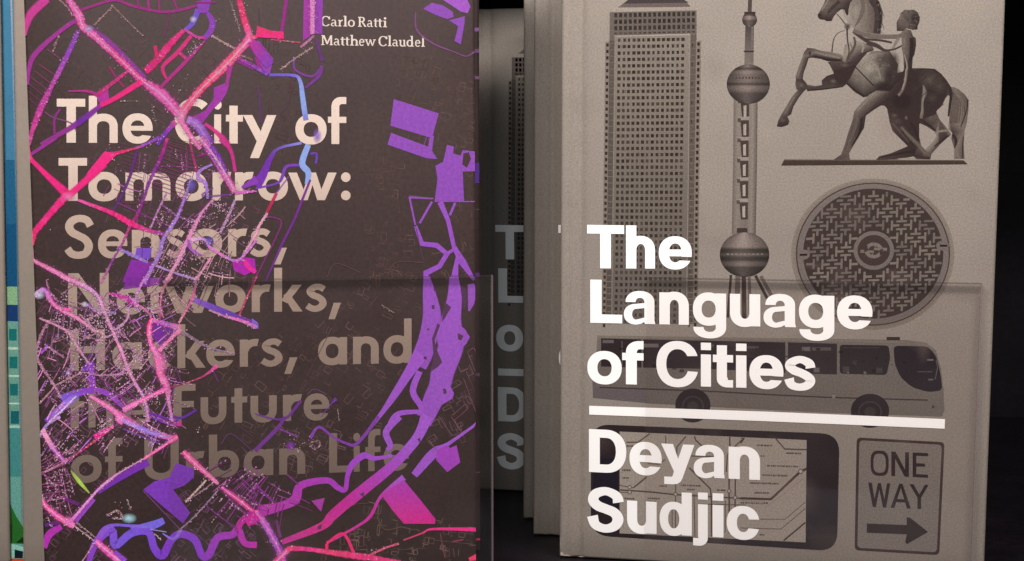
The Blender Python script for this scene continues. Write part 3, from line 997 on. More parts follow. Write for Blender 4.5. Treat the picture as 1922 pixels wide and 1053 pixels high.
I.poly(rounded([(1677, 649), (1742, 650), (1757, 668), (1765, 700), (1769, 733), (1742, 736), (1712, 727), (1690, 708), (1679, 682)], 9, 4), ink((56, 46, 51), 680))
for (x0, y0, x1, y1, g) in ((1131, 638, 1152, 644, 108), (1208, 645, 1236, 652, 112), (1330, 646, 1340, 652, 96), (1400, 650, 1424, 654, 96), (1505, 651, 1521, 659, 112), (1524, 652, 1560, 658, 98),
                            (1583, 652, 1650, 653.5, 84), (1740, 674, 1752, 677, 118), (1722, 697, 1750, 698.5, 100), (1742, 711, 1752, 714, 108), (1582, 688, 1594, 700, 84), (1621, 697, 1626, 702, 112),
                            (1645, 690, 1656, 700, 82), (1600, 676, 1608, 686, 76), (1527, 690, 1538, 699, 110), (1166, 640, 1169, 688, 92), (1590, 698, 1594, 701, 118)):
    I.rect(x0, y0, x1, y1, ink((g, g * .9, g * .87), 660), .85, True)
ribbon(I, [(1757, 676), (1760, 690), (1755, 712)], 2, ink((104, 94, 92), 700), .8, .2)
for k in range(60):
    x = random.uniform(1135, 1755); y = random.uniform(650, 695)
    I.rect(x, y, x + random.uniform(2, 9), y + random.uniform(1, 6), ink(random.choice([(74, 63, 64), (52, 42, 45)]), 670), .5, False)
ribbon(I, [(1125, 727), (1325, 734), (1450, 741), (1560, 746), (1742, 751)], 2.6, ink((74, 62, 60), 735), 1, .1)
I.rect(1562, 741, 1567, 748, ink((122, 111, 104), 744), 1, True)
for cx, cy, rx, ry in ((1300.5, 761, 33, 32), (1633, 771, 36, 32)):
    disc(I, cx, cy, rx, ry, ink((58, 48, 50), 760), 1, 40)
    ring(I, cx, cy + 2, rx * .62, ry * .62, rx * .55, ry * .55, ink((76, 66, 66), 760), 1, 32)
    disc(I, cx, cy + 2, rx * .30, ry * .3, ink((70, 60, 60), 760), 1, 24)
I.rect(1664, 632.5, 1689, 638.5, ink((72, 58, 56), 635), 1, True)
I.rect(1749, 761, 1754, 766, ink((82, 70, 68), 763), 1, True)
put(I, 'printed_bus', label='printed side view of a coach')

# ---- printed phone showing a transit map
I = GI(1.5e-5)
I.poly(rounded([(1109, 796), (1576, 814.5), (1571, 1035), (1109, 1005)], 36), ink((54, 44, 46), 900))
I.poly([(1113, 860), (1160, 860), (1160, 960), (1113, 960)], ink((50, 44, 54), 910), .6)
I.poly([(1163, 810), (1514, 826), (1512, 1018), (1163, 1001)], ink((136, 123, 114), 920))


def ph(pts, w, c_=(84, 71, 66), o=(1150, 800, 5.016), a=.95, soft=.25):
    q = [(o[0] + x / o[2], o[1] + y / o[2]) for x, y in pts]
    ribbon(I, q, w / o[2], ink(c_, q[0][1]), a, soft)


PC = (1390, 800, 4.214)
for pts, w in (([(350, 70), (240, 150), (130, 152)], 12), ([(500, 88), (500, 172)], 9), ([(690, 95), (605, 195), (600, 300), (590, 560)], 12), ([(770, 95), (780, 130), (850, 195)], 14),
               ([(1102, 100), (1102, 200)], 15), ([(1237, 110), (1150, 190), (1080, 270), (1070, 430)], 12), ([(495, 310), (440, 358), (330, 352)], 9), ([(320, 478), (200, 575)], 15),
               ([(60, 555), (200, 580)], 9), ([(70, 600), (350, 618), (600, 645), (1254, 682)], 15), ([(60, 620), (180, 628)], 8), ([(720, 390), (920, 590), (930, 700), (930, 1040)], 15),
               ([(1096, 480), (1098, 1010)], 17), ([(1155, 480), (1152, 760)], 15), ([(592, 560), (592, 1000)], 9), ([(800, 733), (1254, 742)], 9), ([(740, 280), (960, 285)], 12),
               ([(765, 640), (775, 1040)], 9), ([(1060, 700), (1060, 1000)], 8), ([(560, 780), (560, 1000)], 8), ([(625, 780), (625, 1000)], 8)):
    ph(pts, w)
for pts, w, c_ in (([(0, 570), (240, 577), (475, 357), (525, 335)], 21, (74, 61, 56)), ([(280, 100), (350, 180), (525, 186)], 13, (90, 77, 71)), ([(0, 95), (30, 95), (0, 135)], 12, (80, 67, 62)),
                   ([(150, 735), (350, 737), (512, 600)], 9, (104, 91, 86)), ([(0, 805), (320, 813), (512, 650)], 9, (100, 87, 82)), ([(340, 905), (512, 762)], 13, (68, 55, 50)),
                   ([(0, 590), (180, 595), (200, 640), (505, 410)], 5, (122, 109, 102))):
    ph(pts, w, c_, PC)
for (x, y) in ((160, 575), (160, 620), (592, 640), (1096, 610), (1152, 672)):
    disc(I, 1150 + x / 5.016, 800 + y / 5.016, 4.2, 4.2, ink((92, 79, 74), 920), 1, 14)
    disc(I, 1150 + x / 5.016, 800 + y / 5.016, 2.6, 2.6, ink((150, 137, 127), 920), 1, 12)
disc(I, 1390 + 475 / 4.214, 800 + 357 / 4.214, 5, 5, ink((96, 84, 78), 885), 1, 14)
disc(I, 1390 + 475 / 4.214, 800 + 357 / 4.214, 3, 3, ink((158, 145, 134), 885), 1, 14)


def smudge(x0, x1, y, o):
    x = x0
    I.up()
    while x < x1:
        w = random.uniform(8, 22)
        q = (o[0] + x / o[2], o[1] + (y + (x - x0) * .03) / o[2])
        I.rect(q[0], q[1] - 1.5, q[0] + w / o[2], q[1] + 1.6, ink(random.choice([(96, 83, 78), (108, 95, 89), (88, 75, 70)]), q[1]), .75)
        x += w + random.uniform(1, 6)


for x0, x1, y in ((130, 230, 150), (360, 480, 212), (210, 450, 312), (170, 370, 386), (70, 290, 448), (110, 210, 525), (0, 160, 605), (180, 215, 606), (150, 190, 858), (160, 180, 235)):
    smudge(x0, x1, y, PC)
for x0, x1, y in ((130, 200, 185), (90, 170, 412), (90, 140, 485), (440, 500, 562), (640, 820, 555), (700, 760, 595), (330, 430, 678), (330, 400, 708), (110, 200, 680), (980, 1050, 600)):
    smudge(x0, x1, y, (1150, 800, 5.016))
put(I, 'printed_phone', label='printed phone lying sideways with a transit map on its screen')

# ---- printed one way sign
I = GI(1.5e-5)
so = rounded([(1608, 821), (1773, 830), (1763, 1042), (1604, 1033)], 9)
I.poly(so, ink((70, 56, 54), 930))
si = [(1688 + (x - 1688) * (1 - 5.0 / 80), 931 + (y - 931) * (1 - 5.0 / 105)) for x, y in so]
I.poly(si, ink((112, 101, 95), 930))
cI = ink((62, 50, 50), 900)
ringg = [RA(50, 50, 50, 52, 16, 13, 0, 360, 3.0)]
SG = {'O': ringg, 'N': [R(0, 0, 19, 100), R(68, 0, 87, 100), PG((0, 100), (21, 100), (87, 0), (66, 0))],
      'E': [R(0, 0, 19, 100), R(18, 87, 80, 100), R(18, 44, 64, 57), R(18, 0, 80, 13)],
      'W': [PG((0, 100), (18, 100), (38, 0), (22, 0)), PG((22, 0), (38, 0), (60, 100), (48, 100)), PG((48, 100), (62, 100), (88, 0), (72, 0)), PG((72, 0), (88, 0), (108, 100), (92, 100))],
      'A': [PG((0, 0), (18, 0), (54, 100), (40, 100)), PG((76, 0), (94, 0), (56, 100), (42, 100)), R(20, 24, 76, 37)],
      'Y': [PG((0, 100), (20, 100), (56, 46), (38, 46)), PG((74, 100), (92, 100), (56, 46), (38, 46)), R(38, 0, 56, 47)]}
write(I, SG, [('O', 1634, 1668), ('N', 1673, 1706), ('E', 1713, 1742)], ((1634, 891.5), (1742, 897)), ((1634, 45.5), (1742, 46.5)), cI)
write(I, SG, [('W', 1629.5, 1671), ('A', 1671.5, 1709.5), ('Y', 1707, 1743)], ((1634, 951.5), (1742, 956)), ((1634, 45.5), (1742, 46)), cI)
I.poly([(1627, 982.5), (1702, 985.5), (1701.5, 971), (1708, 971.5), (1742, 998.5), (1702, 1021.5), (1699, 1017), (1702, 1003), (1627, 1000)], cI)
put(I, 'printed_road_sign', label='printed one way sign with an arrow pointing right')

# ---- rubbed edges
I = GI(1.2e-5)
for x, y, rx, ry, a_ in ((1053, 1040, 7, 5, .7), (1062, 1043, 12, 3, .6), (1090, 1046, 8, 3, .7), (1052, 1020, 2, 14, .4), (1866, 700, 2, 60, .25), (1872, 400, 2, 90, .3), (1052, 300, 2, 120, .2)):
    disc(I, x, y, rx, ry, ink((206, 192, 178), y), a_, 20, 0.0)
for k in range(90):
    x, y = random.uniform(1056, 1860), random.uniform(0, 1040)
    disc(I, x, y, random.uniform(8, 60), random.uniform(6, 40), random.choice([ink((190, 172, 160), y), ink((140, 120, 112), y), ink((176, 150, 142), y)]), random.uniform(.03, .10), 14, 0.0)
put(I, 'rubbed_patches', label='faint rubs and pale worn corners on the grey board')
# ---- white lettering
wcol = (0.86, 0.84, 0.82)
I = GI(1.2e-4)
write(I, G, [('T', 1102, 1171.5), ('h', 1175, 1229.5), ('e', 1236.5, 1298.5)], ((1105, 503.5), (1300, 504.5)), ((1105, 81.5), (1300, 80)), wcol)
write(I, G, [('L', 1108, 1168), ('a', 1171, 1230), ('n', 1237.5, 1293), ('g', 1300.5, 1363), ('u', 1370, 1427), ('a', 1433, 1494), ('g', 1499.5, 1566), ('e', 1571, 1637.5)],
      ((1108, 605.7), (1640, 617.5)), ((1108, 81), (1640, 82)), wcol)
write(I, G, [('o', 1102.5, 1167), ('f', 1168, 1208), ('C', 1232, 1310), ('i', 1315.5, 1334.5), ('t', 1338, 1376), ('i', 1381.5, 1401), ('e', 1406.5, 1470.5), ('s', 1472, 1530.5)],
      ((1103, 719), (1530, 731.5)), ((1103, 80.5), (1530, 82.5)), wcol)
TI = put(I, 'title_lettering', M['white_ink'], 'white lettering reading The Language of Cities')
I = GI(1.2e-4)
write(I, G, [('D', 1105.5, 1175.6), ('e', 1181.5, 1242), ('y', 1241, 1303.5), ('a', 1302, 1360.5), ('n', 1367.5, 1426.5)], ((1105, 885.5), (1426, 901)), ((1105, 80.5), (1426, 81.5)), wcol)
write(I, G, [('S', 1102, 1171), ('u', 1177, 1232.5), ('d', 1238, 1298.5), ('j', 1301, 1328.5), ('i', 1337.5, 1358), ('c', 1364, 1425)], ((1105, 995), (1426, 1012.5)), ((1105, 80.5), (1426, 82)), wcol)
AU = put(I, 'author_lettering', M['white_ink'], 'white lettering reading Deyan Sudjic')
I = GI(1.2e-4)
I.poly([(1106, 761.5), (1440, 772.5), (1773.5, 786.5), (1773, 804.5), (1440, 790.5), (1106, 778)], wcol)
RU = put(I, 'printed_rule', M['white_ink'], 'white rule printed across the cover')
TW = [o for o in FC.children if o.name.startswith('printed_tower_block')][0]


def book_copy(key, label, prints):
    root = front.copy()
    COL.objects.link(root)
    root["label"] = label
    # its front left bottom corner goes to CP[key]
    off = Matrix.Rotation(-YAW_R, 3, 'Z') @ Vector((uL, 0, vB))
    root.location = CP[key] - off
    for ch in list(front.children):
        c_ = ch.copy()
        COL.objects.link(c_)
        c_.parent = root
        if ch is FC:
            for s in prints:
                q = s.copy()
                COL.objects.link(q)
                q.parent = c_
    return root


b2 = book_copy('second', 'second copy of the grey book, only a strip of it visible behind the front one', [TI])
b3 = book_copy('third', 'narrowest visible strip of the grey book, third back, with its foot higher on the shelf', [])
b4 = book_copy('rear', 'rearmost grey copy in the dark gap, its large white letters T and L showing', [TI, AU, RU, TW])

# ================================================================== THE DARK CITY MAP BOOK
ZL = 0.375
FL = Frame(893, 526, ZL, YAW_L)
lL = FL.uv(63, 526)[0]
lR = FL.uv(893, 526)[0]
LW = lR - lL
base_pt = FL.o + FL.u * (lL + lR) / 2
# the foot of the book rests on the shelf floor
zfoot = floor_z(max(FL.o.y, (FL.o + FL.u * lL).y)) + 0.0009
lB = zfoot - FL.o.z
lT = lB + 0.208
city = empty('map_book', FL.o, -YAW_L)
tag(city, 'dark hardback with a pink and purple street map and a fading title, front copy', 'book', 'copies of the map book')
cparts = hardback(city, LW, lT - lB, 0.0225, M['city_cover'], x0=lL, z0=lB)
CC = cparts['front']
c_off = Vector((-lL, 0, -lB))


def CIk(base):
    return Ink(FL, base, clip=(lL + 0.0002, lR - 0.0002, lB + 0.0005))


HOT, PINK, LPK, MAG, PUR, VIO, LIL, BLU, WHT, CRM, DIM = (244, 48, 136), (230, 88, 172), (238, 152, 212), (192, 62, 160), (140, 68, 178), (116, 88, 200), (176, 140, 222), (146, 172, 236), (240, 222, 236), (196, 54, 104), (126, 72, 106)
TILES = {'A': (0, 0), 'B': (480, 0), 'C': (0, 260), 'D': (480, 260), 'E': (0, 520), 'F': (480, 520), 'G': (0, 783), 'H': (480, 783)}


def tp_(t, pts):
    ox, oy = TILES[t]
    return [(ox + x / 3.9, oy + y / 3.9) for x, y in pts]


SPARK = []


def mk(t, pts, w, col, a=.9, sp=0.0, soft=.35, smooth=True, core=None, I=None):
    q = tp_(t, pts)
    ym = sum(p_[1] for p_ in q) / len(q)
    cols = [ink(c_, ym) for c_ in col] if isinstance(col, list) else ink(col, ym)
    if isinstance(col, list) and len(col) != len(q):
        k = len(col) - 1
        cols = []
        for i in range(len(q)):
            f = i * k / (len(q) - 1)
            j = min(k - 1, int(f))
            f -= j
            cols.append(tuple(u_ * (1 - f) + v_ * f for u_, v_ in zip(ink(col[j], ym), ink(col[j + 1], ym))))
    ww = [x / 3.9 for x in w] if isinstance(w, (list, tuple)) else [w / 3.9] * len(q)
    if len(ww) != len(q): ww = [ww[0] + (ww[-1] - ww[0]) * i / (len(q) - 1) for i in range(len(q))]
    if sp and core:                       # faint bloom of finer traces around a busy street
        ribbon(I, q, [x * 2.1 + 3 for x in ww], ink((150, 70, 130), ym), .22, .9, smooth)
    if sp:
        cl_ = cols if isinstance(cols, list) else [cols] * len(q)
        full = [tuple(p[:2]) + (x,) + tuple(c_) for p, x, c_ in zip(q, ww, cl_)]
        full = catmull(full, 6) if (smooth and len(full) > 2) else full
        fine = []
        for p0, p1 in zip(full, full[1:]):
            n_ = max(1, int(math.hypot(p1[0] - p0[0], p1[1] - p0[1]) / 2.2))
            for i in range(n_):
                fine.append([u_ + (v_ - u_) * i / n_ for u_, v_ in zip(p0, p1)])
        fine.append(list(full[-1]))
        wh = ink(LPK, ym)
        for p_ in fine:
            p_[0] += random.gauss(0, .2); p_[1] += random.gauss(0, .2)
            p_[2] *= random.uniform(.86, 1.14)
            f = random.uniform(-.22, .4 * min(1.0, sp + .2))
            for j in (3, 4, 5):
                p_[j] = p_[j] * (1 + f) if f < 0 else p_[j] * (1 - f) + wh[j - 3] * f
        if len(fine) > 1:
            ribbon(I, [p_[:2] for p_ in fine], [p_[2] for p_ in fine], [tuple(p_[3:6]) for p_ in fine], a, soft, False)
    else:
        ribbon(I, q, ww, cols, a, soft, smooth)
    if core:
        ribbon(I, q, [x * .3 for x in ww], ink(core, ym), .75, .6, smooth)
    if sp:
        L_ = 0
        for (p0, p1), w0 in zip(zip(q, q[1:]), ww):
            d = math.hypot(p1[0] - p0[0], p1[1] - p0[1])
            for _ in range(int(d * sp)):
                f = random.random()
                o = random.gauss(0, w0 * .3 + 0.7)
                nx, ny = -(p1[1] - p0[1]) / (d + 1e-6), (p1[0] - p0[0]) / (d + 1e-6)
                SPARK.append((p0[0] + (p1[0] - p0[0]) * f + nx * o, p0[1] + (p1[1] - p0[1]) * f + ny * o))


def mp(t, pts, col, a=.92, I=None):
    q = tp_(t, pts)
    if isinstance(col, list):
        ys = [p_[1] for p_ in q]
        y0, y1 = min(ys), max(ys)
        cs = []
        for p_ in q:
            f = (p_[1] - y0) / (y1 - y0 + 1e-6)
            cs.append(tuple(u_ * (1 - f) + v_ * f for u_, v_ in zip(ink(col[0], p_[1]), ink(col[1], p_[1]))))
        I.poly(q, cs, a)
    else:
        I.poly(q, ink(col, sum(p_[1] for p_ in q) / len(q)), a)


# ---- faint building outlines printed in dark tones
I = CIk(6e-6)
I.MOD = 90


def in_poly(x, y, P):
    c_ = False
    j = len(P) - 1
    for i in range(len(P)):
        if ((P[i][1] > y) != (P[j][1] > y)) and (x < (P[j][0] - P[i][0]) * (y - P[i][1]) / (P[j][1] - P[i][1]) + P[i][0]): c_ = not c_
        j = i
    return c_


BASIN = [(112, 1035), (180, 945), (275, 858), (335, 868), (300, 905), (262, 955), (232, 985), (165, 1060), (100, 1060)]
zones = [([(745, 100), (885, 110), (885, 280), (740, 250)], .30, 150, (100, 80, 72)), ([(700, 290), (765, 300), (780, 520), (690, 520)], .1, 90, (98, 76, 72)),
         ([(700, 500), (800, 520), (790, 600), (600, 700), (560, 640)], .5, 110, (98, 76, 74)), ([(380, 620), (780, 640), (700, 800), (560, 860), (380, 800)], .55, 230, (94, 72, 72)),
         ([(440, 800), (640, 790), (740, 800), (560, 900)], .4, 90, (104, 80, 84)), ([(810, 620), (890, 640), (890, 800), (800, 850)], 1.1, 70, (104, 80, 84)),
         ([(700, 930), (890, 990), (890, 1053), (600, 1053)], .1, 130, (104, 84, 78)), ([(230, 60), (400, 40), (440, 180), (300, 240)], .8, 120, (100, 74, 80)),
         ([(80, 90), (200, 120), (190, 300), (60, 300)], .6, 60, (96, 70, 76)), ([(480, 60), (600, 90), (600, 330), (470, 320)], .2, 70, (94, 72, 70)),
         ([(160, 280), (400, 260), (440, 420), (220, 470)], .35, 200, (112, 74, 96)), ([(80, 520), (340, 500), (330, 820), (85, 860)], .6, 420, (116, 82, 100)),
         ([(80, 860), (230, 830), (220, 1050), (85, 1050)], .7, 110, (104, 74, 88)), ([(300, 880), (480, 830), (480, 1050), (330, 1050)], .75, 160, (106, 72, 96)),
         ([(820, 270), (890, 270), (890, 520), (830, 520)], 1.3, 60, (100, 80, 74)), ([(400, 380), (500, 380), (470, 560), (330, 560)], .4, 110, (112, 82, 92))]
for P_, ang, n_, c0 in zones:
    xs = [p_[0] for p_ in P_]; ys = [p_[1] for p_ in P_]
    for _ in range(n_):
        x = random.uniform(min(xs), max(xs)); y = random.uniform(min(ys), max(ys))
        if not in_poly(x, y, P_) or in_poly(x, y, BASIN): continue
        a0 = ang + random.choice([0, math.pi / 2]) + random.gauss(0, .12)
        w, h = random.uniform(5, 20), random.uniform(4, 12)
        k = random.uniform(.85, 1.2)
        cc = ink(tuple(q * k for q in c0), y)
        pts = [(0, 0), (w, 0), (w, h), (0, h), (0, 0)][:random.choice([2, 3, 4, 5])]
        q = [(x + px_ * math.cos(a0) - py_ * math.sin(a0), y + px_ * math.sin(a0) + py_ * math.cos(a0)) for px_, py_ in pts]
        for s0, s1 in zip(q, q[1:]):
            ribbon(I, [s0, s1], random.uniform(1.1, 2.2), cc, random.uniform(.35, .8), .3)
o = I.build('faint_street_print', M['map_ink'], CC)
o.location = c_off
o['label'] = 'faint brown building outlines printed on the dark ground'
o['kind'] = 'stuff'

# ---- title lettering (cream at the head, browner towards the foot of the cover)
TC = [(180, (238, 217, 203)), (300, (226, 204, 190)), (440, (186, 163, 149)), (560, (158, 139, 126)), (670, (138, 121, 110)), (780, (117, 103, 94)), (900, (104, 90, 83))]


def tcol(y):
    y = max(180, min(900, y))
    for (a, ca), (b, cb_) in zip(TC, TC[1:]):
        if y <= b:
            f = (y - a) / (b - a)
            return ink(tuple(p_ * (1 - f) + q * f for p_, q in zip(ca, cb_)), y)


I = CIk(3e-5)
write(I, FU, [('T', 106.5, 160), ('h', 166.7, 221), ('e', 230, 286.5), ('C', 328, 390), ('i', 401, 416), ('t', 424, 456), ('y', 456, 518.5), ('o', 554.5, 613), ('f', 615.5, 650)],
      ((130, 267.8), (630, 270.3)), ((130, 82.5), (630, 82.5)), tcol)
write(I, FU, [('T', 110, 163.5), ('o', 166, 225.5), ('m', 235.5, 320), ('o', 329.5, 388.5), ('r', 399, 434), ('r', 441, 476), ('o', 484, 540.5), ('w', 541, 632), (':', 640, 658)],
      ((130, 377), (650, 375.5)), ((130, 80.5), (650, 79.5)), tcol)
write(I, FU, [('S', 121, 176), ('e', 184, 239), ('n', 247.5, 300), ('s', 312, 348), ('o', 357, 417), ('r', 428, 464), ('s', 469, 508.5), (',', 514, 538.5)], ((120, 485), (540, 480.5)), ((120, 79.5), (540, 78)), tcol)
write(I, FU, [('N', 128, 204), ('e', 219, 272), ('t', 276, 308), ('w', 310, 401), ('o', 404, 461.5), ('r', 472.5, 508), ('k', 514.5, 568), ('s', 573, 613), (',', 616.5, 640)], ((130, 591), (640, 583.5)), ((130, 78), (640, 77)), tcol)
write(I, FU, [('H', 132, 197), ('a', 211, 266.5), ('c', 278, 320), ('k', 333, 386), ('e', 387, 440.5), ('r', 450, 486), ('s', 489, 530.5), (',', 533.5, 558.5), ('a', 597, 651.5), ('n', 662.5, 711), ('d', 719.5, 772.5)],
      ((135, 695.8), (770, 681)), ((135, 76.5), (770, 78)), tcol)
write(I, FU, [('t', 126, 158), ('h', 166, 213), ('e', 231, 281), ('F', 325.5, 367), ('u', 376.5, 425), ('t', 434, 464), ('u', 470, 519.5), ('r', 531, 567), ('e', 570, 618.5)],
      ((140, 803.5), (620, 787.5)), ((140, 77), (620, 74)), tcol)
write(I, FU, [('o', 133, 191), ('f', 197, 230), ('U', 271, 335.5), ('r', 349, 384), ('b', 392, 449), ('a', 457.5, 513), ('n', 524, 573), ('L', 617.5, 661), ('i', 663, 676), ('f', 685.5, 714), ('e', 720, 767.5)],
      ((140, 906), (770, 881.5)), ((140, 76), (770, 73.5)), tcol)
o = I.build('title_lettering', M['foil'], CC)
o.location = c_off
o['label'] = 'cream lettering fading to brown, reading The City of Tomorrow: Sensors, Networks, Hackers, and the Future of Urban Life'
I = CIk(3e-5)
ac = ink((236, 220, 208), 60)
write(I, SE, [('C', 603, 619.5), ('a', 621, 633), ('r', 634.5, 643.5), ('l', 644.5, 652), ('o', 653, 666), ('R', 672, 688), ('a', 689, 700), ('t', 701.5, 709), ('t', 709.5, 717.5), ('i', 719, 726.5)],
      ((603, 48.8), (727, 51.2)), ((603, 18.5), (727, 18.5)), ac)
write(I, SE, [('M', 603, 625), ('a', 626.5, 638), ('t', 639, 647.5), ('t', 648, 656), ('h', 657, 673), ('e', 674, 684), ('w', 684.5, 705.5), ('C', 710.5, 727), ('l', 728, 735), ('a', 736.5, 747.5), ('u', 748.5, 762), ('d', 763, 777),
              ('e', 779, 789), ('l', 790.5, 797.5)], ((603, 84.5), (798, 87.8)), ((603, 18.5), (798, 18.5)), ac)
o = I.build('author_lettering', M['foil'], CC)
o.location = c_off
o['label'] = 'two small cream lines reading Carlo Ratti and Matthew Claudel'

# ---- rivers, docks and plots: flat purple areas
I = CIk(6.5e-5)
PP, PM = (150, 84, 190), (182, 50, 146)
mp('B', [(1225, 65), (1290, 20), (1370, 40), (1440, 85), (1450, 125), (1400, 140), (1320, 110)], PP, I=I)
mp('B', [(1360, -8), (1545, -8), (1572, 50), (1550, 97), (1500, 85)], (172, 96, 206), I=I)
mp('B', [(1415, 150), (1530, 118), (1528, 170), (1500, 325), (1455, 300), (1482, 192)], PP, I=I)
mp('B', [(1010, 725), (1340, 830), (1290, 1012), (985, 920)], PP, I=I)
mp('D', [(990, -42), (1262, 60), (1275, -20), (1305, -20), (1290, 90), (1330, 150), (1250, 145), (965, 45)], PP, I=I)
mp('D', [(1400, 45), (1450, 60), (1445, 110), (1500, 125), (1515, 85), (1605, 95), (1612, 240), (1515, 242), (1525, 465), (1308, 465), (1330, 300), (1315, 200), (1372, 170)], PP, I=I)
mp('D', [(1520, 110), (1560, 100), (1575, 150), (1545, 215), (1512, 190)], (78, 60, 56), I=I)
for pts, w in (([(1120, 432), (1300, 440)], 13), ([(1125, 430), (1168, 632)], 14), ([(1290, 462), (1200, 620)], 18), ([(1350, 465), (1408, 600), (1450, 790), (1510, 900), (1600, 1036)], [45, 34, 34, 60, 26]),
               ([(1460, 470), (1420, 562)], 20), ([(1170, 640), (1215, 770), (1325, 782), (1400, 845), (1345, 935), (1245, 985), (1250, 1060)], [26, 44, 42, 48, 40, 50, 50]),
               ([(1395, 845), (1475, 798)], 26), ([(1480, 830), (1450, 1060)], [16, 66]), ([(1520, 462), (1605, 462)], 8), ([(1250, -10), (1210, 120), (1225, 60)], 4)):
    mk('D', pts, w, PP, .95, soft=.15, smooth=False, I=I)
for t, pts, w, col in (('F', [(1250, -5), (1270, 120), (1290, 290), (1262, 440), (1225, 560), (1185, 650)], [46, 100, 142, 140, 150, 140], PP),
                       ('F', [(1210, 560), (1120, 700), (1010, 870), (930, 985), (860, 1075)], [120, 78, 58, 36, 30], PP),
                       ('F', [(1450, -5), (1455, 150), (1432, 300), (1422, 420), (1425, 520), (1372, 680), (1345, 800), (1290, 920), (1238, 1080)], [70, 112, 150, 205, 195, 180, 165, 150, 92], PP),
                       ('F', [(1575, 50), (1585, 140), (1560, 250)], [50, 70, 14], PP), ('F', [(1200, 690), (1150, 835), (1212, 950), (1205, 1015)], [46, 50, 46, 52], PP),
                       ('F', [(1210, 985), (1045, 1000), (985, 1075)], [32, 40, 46], PP),
                       ('H', [(1255, -10), (1205, 110), (1140, 205), (1000, 355), (800, 520), (690, 610), (560, 720), (480, 800), (190, 915)], [95, 78, 76, 78, 84, 84, 76, 62, 40], [PP, PP, PP, (160, 60, 176), PM, PM, (196, 52, 130), (176, 54, 140)]),
                       ('H', [(900, -5), (745, 190), (660, 190), (560, 140), (462, 72), (398, 155)], [26, 26, 20, 18, 22, 26], (122, 62, 156)),
                       ('H', [(1055, -5), (955, 105), (985, 205), (960, 240)], [50, 52, 44, 30], PP),
                       ('H', [(1000, 280), (870, 302), (790, 280), (705, 350), (672, 430), (655, 530), (600, 515), (520, 462), (330, 500), (290, 600), (190, 650), (20, 690)], [24, 34, 50, 50, 36, 38, 44, 48, 60, 76, 66, 96],
                        [(150, 80, 190), (150, 66, 180), (160, 60, 170), (172, 56, 160)]),
                       ('H', [(1622, 45), (1410, 195), (1300, 265), (1160, 425)], [20, 30, 74, 56], PP), ('H', [(1085, 440), (920, 575), (842, 720), (740, 800), (520, 920)], [50, 24, 26, 20, 22], [PP, PM, PM, (200, 60, 130)])):
    mk(t, pts, w, col, .96, soft=.1, smooth=True, I=I)
mp('F', [(1490, 350), (1530, 380), (1568, 440), (1540, 490), (1490, 545)], PP, I=I)
mp('F', [(1400, 775), (1425, 800), (1452, 850), (1440, 890), (1320, 960)], PP, I=I)
mp('H', [(1325, 240), (1400, 205), (1425, 225), (1470, 205), (1497, 330), (1402, 402), (1320, 312)], (156, 66, 180), I=I)
mp('H', [(1082, 458), (1200, 600), (1315, 745), (1312, 780), (1085, 780), (1000, 680), (918, 565)], [(162, 62, 172), (196, 44, 132)], I=I)
mp('H', [(408, 612), (505, 590), (478, 692)], (158, 62, 156), I=I)
for t, pts in (('F', [(1380, 180), (1430, 220), (1385, 300), (1362, 330), (1372, 240)]), ('F', [(1330, 340), (1350, 350), (1310, 460), (1320, 520), (1365, 625), (1330, 660), (1285, 690), (1300, 560), (1290, 450)]),
               ('F', [(1290, 205), (1308, 205), (1308, 235), (1290, 235)]), ('F', [(1250, 375), (1272, 378), (1265, 395)]), ('F', [(1228, 580), (1252, 582), (1250, 606), (1230, 600)]),
               ('F', [(1478, 410), (1520, 430), (1505, 465), (1480, 455)]), ('F', [(1370, 815), (1392, 820), (1400, 850), (1375, 860)]), ('F', [(1207, 680), (1228, 684), (1222, 700)]),
               ('H', [(760, 565), (795, 545), (790, 585)]), ('H', [(450, 800), (485, 780), (480, 818), (455, 822)]), ('H', [(1180, 160), (1205, 150), (1205, 190)]),
               ('F', [(1300, 70), (1320, 80), (1330, 115), (1305, 100)]), ('F', [(1500, 60), (1540, 90), (1545, 190), (1525, 250), (1510, 160)])):
    mp(t, pts, (84, 56, 84), .9, I=I)
